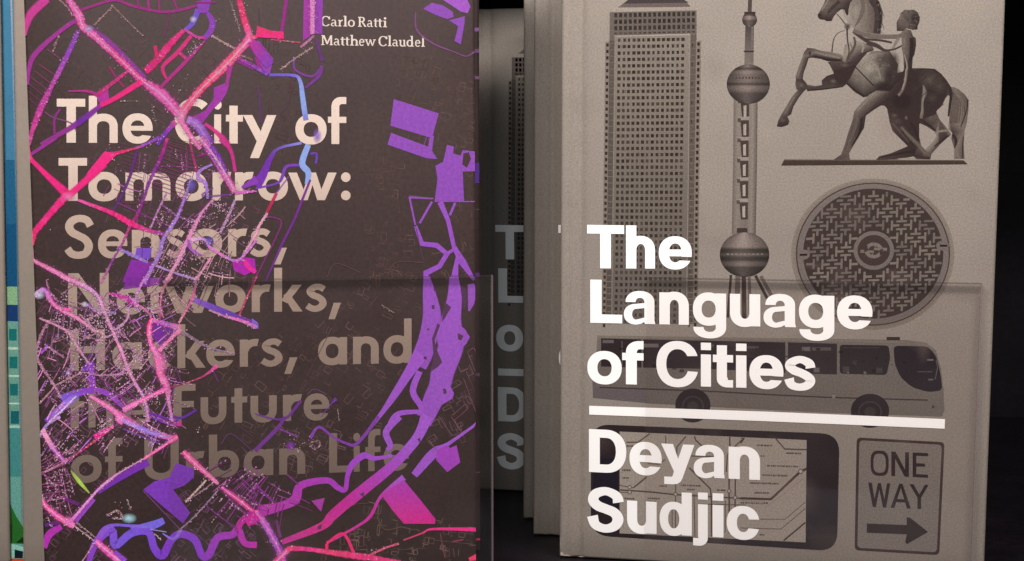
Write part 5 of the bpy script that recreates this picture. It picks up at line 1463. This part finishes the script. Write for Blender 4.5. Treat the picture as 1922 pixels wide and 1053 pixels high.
# bright arteries
for t, pts, w, col, core, sp in (
    ('A', [(345, -10), (230, 100), (190, 200), (186, 260)], [58, 58, 40, 20], (206, 66, 152), None, 0), ('A', [(590, 150), (530, 165), (400, 262), (255, 400), (215, 500), (203, 620)], [30, 30, 30, 38, 30, 20], (164, 58, 152), None, 0),
    ('A', [(575, 225), (495, 400), (410, 570), (300, 790), (240, 950), (212, 1060)], [30, 36, 32, 44, 32, 26], [PUR, (160, 76, 196), MAG, (214, 56, 156), (206, 90, 160)], None, .25),
    ('A', [(640, 205), (770, 300), (905, 420), (1065, 575)], [40, 60, 46, 30], (150, 66, 164), None, 0), ('A', [(500, -10), (580, 115), (605, 190), (700, 270), (900, 455), (1040, 590), (1180, 690), (1320, 845)], [40, 52, 50, 46, 44, 46, 80, 60], [PINK, (240, 90, 170), PINK, (240, 60, 140), (226, 70, 170), PINK], LPK, .8),
    ('A', [(1345, 222), (1250, 320), (1150, 442), (1065, 525)], [30, 44, 52, 44], (230, 48, 132), None, .1), ('A', [(1135, 335), (1152, 430)], [24, 28], (206, 46, 110), None, 0), ('A', [(1400, 262), (1300, 385), (1192, 492), (1228, 590)], [26, 30, 26, 16], (212, 54, 128), None, 0),
    ('A', [(1310, 385), (1375, 440)], 24, (200, 54, 124), None, 0), ('A', [(1500, 300), (1372, 440), (1215, 600), (1170, 650)], [12, 26, 24, 20], (176, 54, 134), None, 0), ('A', [(1350, 215), (1440, 270), (1500, 275)], 18, (200, 70, 160), None, .1),
    ('A', [(1040, 595), (900, 685), (820, 732), (735, 775)], [40, 36, 32, 28], (238, 48, 132), None, 0), ('A', [(720, 690), (860, 580), (945, 515)], [30, 24, 22], (206, 52, 128), None, .1), ('A', [(500, 668), (640, 668), (720, 700)], [10, 18, 26], (176, 54, 134), None, 0),
    ('A', [(735, 775), (600, 880), (500, 945), (300, 1060)], [30, 44, 36, 30], [(150, 50, 160), (116, 50, 160), (150, 56, 150), (160, 60, 150)], None, 0), ('C', [(410, -5), (230, 115)], [30, 26], (158, 58, 150), None, 0),
    ('A', [(1330, 830), (1460, 665), (1650, 480), (1750, 370), (1835, 280)], [56, 46, 62, 56, 66], [(244, 110, 160), (246, 80, 130), (246, 80, 120), (240, 90, 140), PINK], (246, 160, 190), .5), ('A', [(1750, -5), (1790, 150), (1835, 280)], [36, 44, 44], [(220, 60, 110), (236, 56, 116), (240, 110, 170)], None, .3),
    ('A', [(1685, 480), (1660, 620)], [40, 20], (170, 60, 150), None, 0), ('B', [(-40, 280), (10, 270)], [50, 20], (234, 90, 140), None, .2), ('A', [(1285, 890), (1225, 960), (1150, 1060)], [36, 34, 26], [(220, 90, 170), (140, 60, 180), (120, 60, 170)], None, .2),
    ('A', [(1370, 875), (1450, 920), (1540, 1060)], [50, 64, 60], [(200, 120, 220), (150, 90, 200), (140, 66, 180)], LIL, .5), ('A', [(1310, 860), (1400, 1000), (1470, 1090)], [40, 30, 30], (244, 110, 180), LPK, .7), ('A', [(1500, 905), (1600, 980), (1665, 1060)], [20, 30, 50], (214, 60, 140), None, 0),
    ('B', [(415, -5), (415, 250)], [34, 34], (226, 130, 206), LPK, .9), ('C', [(206, -5), (216, 110), (240, 175)], [16, 24, 34], (220, 80, 140), None, 0), ('C', [(225, 150), (340, 265), (500, 415)], [30, 42, 70], HOT, None, 0), ('C', [(500, 400), (350, 570), (255, 690), (238, 780)], [60, 48, 44, 24], [HOT, HOT, (246, 60, 110)], None, .1),
    ('C', [(500, 420), (660, 280), (760, 180)], [50, 54, 70], HOT, None, 0), ('C', [(840, 110), (960, 80), (1050, 50), (1170, -10)], [30, 20, 22, 26], [HOT, (220, 60, 110), (170, 80, 190), (130, 60, 180)], None, .1), ('C', [(570, 450), (820, 545), (960, 622), (1080, 670), (1200, 700)], [20, 34, 44, 26, 30], [PINK, HOT, HOT, (214, 60, 150), (170, 70, 170)], None, .1),
    ('C', [(236, 770), (246, 890)], 12, (200, 100, 150), None, .2), ('C', [(240, 890), (380, 962), (570, 1060)], [24, 34, 40], (240, 110, 176), LPK, .8), ('C', [(1225, -5), (1180, 135), (1100, 300), (1015, 540), (960, 622)], [26, 28, 24, 24, 22], [(190, 50, 130), (150, 46, 140), (144, 56, 160), (150, 46, 130), HOT], None, .05),
    ('C', [(1400, 300), (1335, 480), (1290, 590), (1200, 730), (1165, 850), (1110, 950), (1055, 1060)], [16, 20, 26, 30, 30, 30, 30], [(130, 90, 200), (150, 110, 220), (150, 120, 224), (170, 110, 210)], LIL, .7), ('C', [(1565, 440), (1480, 540), (1420, 650), (1375, 740), (1300, 900), (1205, 1060)], [12, 20, 28, 30, 26, 24], [(190, 130, 190), (230, 130, 190), (240, 150, 200), (230, 160, 186)], LPK, 1.0),
    ('C', [(1470, -5), (1570, 135), (1720, 395)], [46, 60, 46], [(220, 80, 180), (190, 76, 190), (240, 90, 170)], LPK, .7), ('C', [(1540, 60), (1600, 160), (1660, 260)], [50, 60, 20], (128, 60, 178), None, .1), ('C', [(1620, -5), (1690, 90), (1722, 245)], [60, 30, 26], (200, 56, 140), None, 0), ('C', [(1470, 5), (1590, 160), (1725, 395)], 16, LPK, None, .8),
    ('C', [(1555, 190), (1470, 232), (1450, 285), (1505, 330), (1520, 440)], [16, 24, 30, 26, 18], (166, 124, 220), None, .4), ('C', [(1720, 395), (1880, 385)], [30, 12], (220, 100, 200), None, .4), ('C', [(1380, 745), (1490, 735), (1540, 800), (1620, 850), (1690, 885)], [30, 20, 22, 22, 22], [(250, 180, 220), LIL, (240, 110, 190), LIL], None, .5),
    ('C', [(1690, 890), (1760, 880), (1880, 740)], [22, 20, 18], (210, 120, 210), None, .3), ('C', [(1790, 890), (1820, 940), (1872, 980)], [30, 44, 30], (226, 50, 160), None, 0), ('C', [(1380, 740), (1400, 810), (1480, 860)], [22, 26, 16], (170, 90, 190), None, .1),
    ('E', [(450, -5), (690, 110), (780, 290), (880, 520), (960, 720), (1060, 900), (1085, 1060)], [34, 30, 24, 26, 24, 24, 24], [(236, 130, 190), (200, 150, 220), (230, 140, 200), (240, 140, 190), (190, 130, 220), (220, 130, 210)], LPK, 1.1), ('E', [(250, 140), (325, 95), (400, 205), (580, 310), (700, 400)], [40, 40, 40, 30, 22], [(214, 210, 240), (190, 120, 220), PINK, (240, 130, 180), (210, 140, 170)], LPK, 1.0),
    ('E', [(1115, 300), (1092, 380), (1108, 500), (1150, 570), (1170, 700), (1220, 800), (1235, 900), (1262, 1060)], [30, 46, 40, 60, 56, 60, 30, 30], [HOT, HOT, (240, 70, 170), PINK, (246, 100, 170), PINK, (226, 130, 190), (160, 90, 190)], LPK, 1.0), ('E', [(1112, 312), (1220, 345), (1320, 372)], [30, 46, 50], [(236, 90, 190), (184, 90, 200), (240, 130, 190)], None, .6),
    ('E', [(1325, 380), (1240, 460), (1165, 540)], [50, 30, 40], [(240, 140, 190), (240, 110, 170), (240, 120, 190)], LPK, .6), ('E', [(1225, 815), (1080, 882), (900, 975)], [44, 40, 44], [PINK, (226, 60, 160), (240, 120, 190)], LPK, .7), ('E', [(660, 870), (800, 955), (900, 1030), (1010, 1090)], [30, 44, 66, 40], (230, 100, 176), LPK, .6),
    ('E', [(1530, 240), (1640, 285), (1770, 320), (1880, 370)], [12, 18, 30, 36], [(220, 180, 180), (220, 120, 200), (236, 110, 200), (190, 110, 220)], None, 1.2), ('E', [(430, 230), (520, 240)], [30, 26], (236, 90, 180), None, .3), ('E', [(300, 560), (350, 500)], [20, 30], (160, 76, 200), None, .3),
    ('E', [(560, 870), (470, 960), (360, 1060)], 14, (220, 200, 240), None, .8), ('E', [(800, 120), (920, 150), (980, 210)], [24, 36, 20], (190, 50, 160), None, .1), ('E', [(1060, 10), (1000, 130), (990, 220)], [20, 20, 16], (200, 120, 210), None, .6),
    ('G', [(860, -10), (905, 40)], [80, 60], (236, 110, 190), LPK, .5), ('G', [(895, 20), (1100, 110), (1270, 155)], [40, 44, 50], [(200, 130, 220), (140, 110, 214), (240, 100, 170)], LIL, .5), ('G', [(1300, 140), (1220, 195), (1060, 300)], [50, 26, 24], (236, 90, 160), LPK, .4),
    ('G', [(1060, 300), (900, 390), (800, 460), (700, 550), (520, 760)], [12, 12, 26, 20, 30], [(200, 140, 150), (180, 150, 140), (210, 130, 200), (236, 150, 220), (220, 110, 210)], LPK, .5), ('G', [(300, 560), (330, 640), (430, 730), (545, 795)], [16, 46, 56, 60], [(220, 80, 150), HOT, (250, 100, 170)], LPK, .6),
    ('G', [(700, 905), (800, 990), (900, 1070)], [50, 60, 60], (250, 76, 160), LPK, .6), ('G', [(840, 980), (920, 1053)], [30, 50], (130, 70, 190), None, 0), ('G', [(310, 90), (350, 160), (400, 240), (485, 335)], [50, 46, 40, 36], [(226, 160, 200), (240, 160, 190), (180, 90, 190), (190, 70, 180)], LPK, .6),
    ('G', [(1340, 250), (1420, 330), (1600, 490)], [50, 56, 26], [(246, 60, 130), (230, 90, 150), (240, 120, 170)], LPK, .5), ('G', [(1620, 510), (1740, 600), (1880, 710)], [30, 46, 40], [(214, 70, 170), (220, 60, 140), (230, 50, 140)], LPK, .2), ('G', [(1110, 0), (1250, 50), (1330, 45)], [20, 30, 50], [(104, 50, 160), (150, 56, 160), (200, 56, 140)], None, .1),
    ('G', [(1330, 490), (1200, 470)], 4, PUR, None, 0), ('H', [(-5, 690), (60, 770), (130, 890), (185, 1000), (200, 1053)], [50, 66, 60, 70, 50], [(214, 80, 170), (150, 70, 190), (150, 60, 180), (190, 70, 180)], (226, 120, 190), .5), ('G', [(1800, 770), (1880, 720)], [90, 110], (190, 40, 150), None, 0),
    ('H', [(130, 1080), (230, 975), (280, 950)], [50, 50, 40], (230, 70, 150), LPK, .3), ('H', [(230, 960), (380, 965), (520, 985), (720, 1012), (1060, 1060)], [46, 40, 44, 60, 30], [(240, 66, 110), HOT, (250, 70, 120), (246, 56, 120), (230, 60, 130)], None, .1),
    ('H', [(1560, 1040), (1625, 1022)], [30, 60], (220, 60, 100), None, 0),
):
    k_ = {'A': 1.3, 'B': 1.2, 'C': 1.15}.get(t, .98)
    mk(t, pts, [x * k_ for x in w] if isinstance(w, list) else w * k_, col, .9, sp, .4, True, core, I)
mp('C', [(640, 250), (765, 95), (865, 108), (720, 255), (600, 350)], HOT, I=I)
mp('B', [(10, 190), (110, 225), (205, 232), (205, 285), (0, 272)], [(220, 60, 110), HOT], I=I)
mk('A', [(1740, 425), (1850, 480), (1960, 548)], [24, 34, 26], [(176, 60, 160), (150, 66, 176), (120, 80, 196)], .9, .1, I=I)
mk('A', [(1835, 300), (1900, 380), (1975, 480)], [60, 100, 80], [(190, 60, 160), (164, 60, 166), (140, 70, 190)], .9, 0, I=I)
mk('G', [(520, 390), (580, 470), (655, 555)], [14, 34, 12], [(130, 140, 70), (166, 196, 86), (150, 170, 80)], .9, 0, I=I)
for t, x, y, rx, ry, c_ in (('A', 1330, 850, 46, 60, (246, 150, 200)), ('A', 1415, 142, 30, 28, (214, 200, 240)), ('A', 650, 210, 40, 30, (190, 170, 230)), ('E', 285, 130, 50, 36, (214, 214, 240)), ('E', 620, 200, 26, 26, (214, 220, 230)), ('G', 945, 740, 60, 40, (170, 214, 240)), ('H', 255, 210, 40, 40, (140, 60, 176)),
                            ('E', 1175, 250, 20, 60, (220, 110, 170)), ('C', 1400, 340, 40, 60, (110, 100, 200)), ('C', 1530, 750, 40, 40, (120, 100, 210)), ('C', 500, 425, 60, 40, (246, 130, 190)), ('G', 500, 760, 46, 46, (246, 120, 190)), ('E', 1180, 640, 50, 120, (240, 120, 190)), ('E', 500, 700, 20, 20, (210, 190, 220)),
                            ('D', 450, -20, 36, 60, (160, 120, 220))):
    ox, oy = TILES[t]
    disc(I, ox + x / 3.9, oy + y / 3.9, rx / 3.9, ry / 3.9, ink(c_, oy + y / 3.9), .85, 16, 0.0)
o = I.build('traffic_line_print', M['map_ink'], CC)
o.location = c_off
o['label'] = 'pink and violet traffic lines glowing along the streets'
o['kind'] = 'stuff'

# ---- fine white dots
I = CIk(2.5e-4)
for P_, n_ in (([(85, 540), (330, 560), (330, 800), (100, 860), (80, 700)], 1100), ([(280, 400), (450, 370), (420, 520), (300, 600)], 500), ([(380, 380), (440, 380), (400, 450)], 160), ([(80, 820), (160, 800), (140, 900), (85, 930)], 90), ([(490, 800), (600, 800), (560, 850), (500, 860)], 60),
               ([(200, 930), (270, 950), (240, 990)], 50), ([(200, 270), (300, 260), (220, 330)], 50), ([(290, 110), (420, 30), (330, 150)], 110), ([(320, 800), (370, 790), (400, 840)], 30), ([(230, 610), (300, 560), (300, 760), (240, 760)], 200), ([(100, 560), (230, 560), (250, 660), (130, 650)], 380)):
    xs = [p_[0] for p_ in P_]; ys = [p_[1] for p_ in P_]
    k = 0
    cl = [(random.uniform(min(xs), max(xs)), random.uniform(min(ys), max(ys))) for _ in range(max(4, n_ // 30))]
    while k < n_:
        c0 = random.choice(cl)
        x, y = random.gauss(c0[0], 9), random.gauss(c0[1], 9)
        k += 1
        if in_poly(x, y, P_): SPARK.append((x, y))
for k, (x, y) in enumerate(SPARK):
    if k % 40 == 0: I.up()
    s = random.uniform(.6, 1.2)
    c_ = random.choice([(236, 210, 220), (232, 170, 206), (200, 160, 156), (196, 160, 216), (190, 150, 150), (240, 186, 214), (176, 130, 150)])
    a = random.uniform(.2, .75)
    I.rect(x - s, y - s, x + s, y + s, ink(c_, y), a)
o = I.build('traffic_dot_print', M['map_ink'], CC)
o.location = c_off
o['kind'] = 'stuff'
o['label'] = 'fine white and pink dots sprinkled over the street map'

# ---- second copy of the map book behind, only its right margin showing
back_off = FL.n * -0.0235
FB = Frame(900.5, 300, ZL + 0.026, YAW_L)
lR2 = FB.uv(900.5, 300)[0]
city2 = empty('map_book', FB.o, -YAW_L)
z2 = floor_z(FB.o.y) + 0.0009 - FB.o.z
tag(city2, 'copy of the purple map book behind the front one, peeping out along its right edge', 'book', 'copies of the map book')
p2 = hardback(city2, LW, lT - lB, 0.0225, M['city_cover'], x0=lR2 - LW, z0=z2)
I = Ink(FB, 6e-5, clip=(lR2 - LW + .0003, lR2 - 0.0002, z2 + .0003))
for (x0, y0, x1, y1, c_) in ((880, 52, 902, 59, (170, 120, 190)), (880, 143, 904, 149, (150, 110, 150)), (890, 306, 904, 344, (112, 68, 176)), (885, 392, 904, 395, (100, 84, 80)), (885, 92, 899, 99, (150, 100, 160)), (885, 512, 903, 520, (120, 66, 150)),
                             (885, 700, 903, 706, (104, 66, 90)), (885, 885, 903, 888, (96, 60, 80)), (885, 1010, 903, 1014, (180, 60, 90))):
    I.rect(x0, y0, x1, y1, ink(c_, y0), 1, True)
I.build_pieces('waterway_print', M['map_ink'], p2['front'], (-(lR2 - LW), 0, -z2))

# ================================================================== BOOKS AT THE LEFT EDGE


def slab_book(name, left_px, right_px, depth, yaw, thick, label, mat, height=0.2, rest=None):
    fr = Frame(right_px, 526, depth, yaw)
    x1 = fr.uv(right_px, 526)[0]
    x0 = fr.uv(left_px, 526)[0] if left_px is not None else x1 - rest
    z0 = floor_z(fr.o.y) + 0.0012 - fr.o.z
    root = empty(name, fr.o, -yaw)
    tag(root, label, 'book')
    pr = hardback(root, x1 - x0, height, thick, mat, x0=x0, z0=z0)
    return root, pr, fr, (x0, x1, z0)


# pale jacket: left margin 24 px (top) .. 44 px (foot); the rest hides behind the map book
DG = 0.383
FG = Frame(33.5, 526, DG, YAW_L)
gx0, gz0 = FG.uv(33.5, 526)[0], floor_z((FG.o).y + 0.02) + 0.0012 - FG.o.z
pale = empty('pale_book', FG.o, -YAW_L)
tag(pale, 'plain beige-grey book directly left of and behind the purple map cover, its blank margin showing', 'book')
pg = hardback(pale, 0.120, 0.212, 0.016, M['warm_card'], x0=gx0, z0=gz0)
# blue green book
DBk = 0.394
FBk = Frame(11, 526, DBk, YAW_L)
bx0, bz0 = FBk.uv(11, 526)[0], floor_z(FBk.o.y + 0.02) + 0.0012 - FBk.o.z
blue = empty('picture_book', FBk.o, -YAW_L)
tag(blue, 'blue picture book with green squares and a leaf, a slim strip between two beige edges', 'book')
M['blue_cover'] = paper_mat('blue_cover_paper', (0.045, 0.185, 0.31), 0.4, 0.4, 0.05, 700, 0.05, 0.1)
pb = hardback(blue, 0.118, 0.215, 0.012, M['blue_cover'], x0=bx0, z0=bz0)
I = Ink(FBk, 6e-5, clip=(bx0 + .0003, bx0 + .117, bz0 + .0003))
I.roll = 0.021
blue.rotation_euler = (0, 0.021, -YAW_L)
pale.rotation_euler = (0, 0.018, -YAW_L)
for (x0, y0, x1, y1, c_) in ((0, 300, 60, 420, (50, 116, 158)), (0, 420, 60, 537, (36, 96, 140)), (0, 538, 60, 572, (150, 196, 150)), (0, 572, 60, 603, (36, 68, 120)), (0, 603, 60, 802, (118, 172, 156)), (0, 802, 60, 895, (72, 142, 140)), (0, 895, 60, 1060, (104, 164, 152)),
                             (17, 617, 31.5, 639, (34, 120, 118)), (18, 669, 33, 691, (34, 118, 116)), (19, 720, 34, 742, (34, 112, 112)), (20.5, 771, 36, 795, (30, 100, 108)),
                             (15, 651, 37, 656, (186, 220, 196)), (16, 703.5, 38, 707, (186, 220, 196)), (17, 755.5, 39, 758.5, (190, 222, 200)), (18, 798, 40, 803, (160, 206, 194))):
    I.rect(x0, y0, x1, y1, ink(c_, y0 + 5), 1, True)
ribbon(I, [(20.5, -10), (31, 400), (43.5, 1070)], [4, 2.5, 2.5], [ink((196, 206, 226), 60), ink((90, 130, 158), 400), ink((130, 140, 140), 900)], .9, .2)
I.poly([(10, 945), (23, 952), (32, 970), (46, 992), (46, 1020), (10, 1020)], ink((44, 104, 44), 980))
I.poly([(22, 953), (24, 990), (23, 1019), (20, 1019)], ink((24, 60, 30), 980))
I.poly([(30, 1018), (46, 1005), (46, 1018)], ink((20, 50, 24), 1010))
I.poly([(15, 1020), (46, 1026), (46, 1034), (28, 1030), (28, 1046), (15, 1048)], ink((140, 196, 178), 1030))
I.poly([(28, 1031), (44, 1034), (43, 1047), (28, 1047)], ink((14, 36, 40), 1038))
I.rect(15, 1048, 50, 1062, ink((196, 74, 48), 1050), 1, True)
o = I.build('printed_picture', M['ink'], pb['front'])
o.location = (-bx0, 0, -bz0)
o['label'] = 'blue field, teal squares and green leaf printed on the cover'
# far left beige book: right margin at 1 px (top) .. 18 px (foot)
FE = Frame(9.5, 526, 0.392, YAW_L)
ex1, ez0 = FE.uv(9.5, 526)[0], floor_z(FE.o.y + .01) + 0.0012 - FE.o.z
edge = empty('beige_book', FE.o, -YAW_L)
tag(edge, 'beige book cut by the left edge of the picture, left of the blue strip', 'book')
edge.rotation_euler = (0, 0.02, -YAW_L)
pe = hardback(edge, 0.11, 0.21, 0.0075, M['beige_card'], x0=ex1 - 0.11, z0=ez0)


# ================================================================== CLEAR ACRYLIC LIPS
def acrylic():
    m, nt, b = new_mat('clear_acrylic')
    N, L = nt.nodes, nt.links
    tr = N.new('ShaderNodeBsdfTransparent')
    tr.inputs[0].default_value = (0.995, 0.987, 0.985, 1)
    gl = N.new('ShaderNodeBsdfGlossy')
    gl.inputs['Roughness'].default_value = 0.06
    mx = N.new('ShaderNodeMixShader')
    mx.inputs[0].default_value = 0.035
    L.new(tr.outputs[0], mx.inputs[1])
    L.new(gl.outputs[0], mx.inputs[2])
    df = N.new('ShaderNodeBsdfDiffuse')
    df.inputs[0].default_value = (0.8, 0.74, 0.72, 1)
    m2 = N.new('ShaderNodeMixShader')
    tc = N.new('ShaderNodeTexCoord')
    ns = N.new('ShaderNodeTexNoise')
    ns.inputs['Scale'].default_value = 60
    ns.inputs['Detail'].default_value = 6
    L.new(tc.outputs['Object'], ns.inputs['Vector'])
    mr = N.new('ShaderNodeMapRange')
    mr.inputs[1].default_value, mr.inputs[2].default_value = 0.35, 0.75
    mr.inputs[3].default_value, mr.inputs[4].default_value = 0.0006, 0.0065
    L.new(ns.outputs[0], mr.inputs[0])
    L.new(mr.outputs[0], m2.inputs[0])
    L.new(mx.outputs[0], m2.inputs[1])
    L.new(df.outputs[0], m2.inputs[2])
    L.new(m2.outputs[0], N['Material Output'].inputs['Surface'])
    return m


def rim(name, col, a):
    m, nt, b = new_mat(name)
    b.inputs['Base Color'].default_value = (*col, 1)
    b.inputs['Roughness'].default_value = 0.35
    b.inputs['Alpha'].default_value = a
    return m


M['acrylic'] = acrylic()
M['rim_dark'] = rim('acrylic_top_edge_shade', (0.035, 0.026, 0.024), 0.3)  # dark tint paints in the shadow line along the top edge
M['rim_light'] = rim('acrylic_side_edge_glint', (0.20, 0.15, 0.16), 0.38)  # paler tint paints in the highlight down the side edge


def lip(fr, off, xl, xr, yt_l, label, gap):
    u0, v1 = fr.uv(xl, yt_l, off)
    u1, _ = fr.uv(xr, yt_l, off)
    zf = floor_z(fr.o.y) - fr.o.z - 0.001
    t = 0.0018
    root = empty('acrylic_lip', fr.o, -fr.yaw)
    tag(root, label, 'acrylic panel', 'clear acrylic lips of the rack')
    z0 = zf + 0.0035
    box('panel', u0 + 0.0004, u1 - 0.0005, -off, -off + t, z0, v1 - 0.00038, M['acrylic'], root)
    box('top_edge', u0 + 0.0004, u1 - 0.0005, -off, -off + t, v1 - 0.00034, v1, M['rim_dark'], root)
    box('side_edge', u1 - 0.00045, u1, -off, -off + t, z0, v1, M['rim_light'], root)
    box('side_edge', u0, u0 + 0.00035, -off, -off + t, z0, v1, M['acrylic'], root)
    return root


lip(FL, 0.0025, 306, 925.5, 527, 'clear acrylic lip across the lower half of the purple map book', 1)
lip(FR, 0.0028, 1213.5, 1845.5, 521, 'clear acrylic lip across the bus and phone on the grey book', 1)
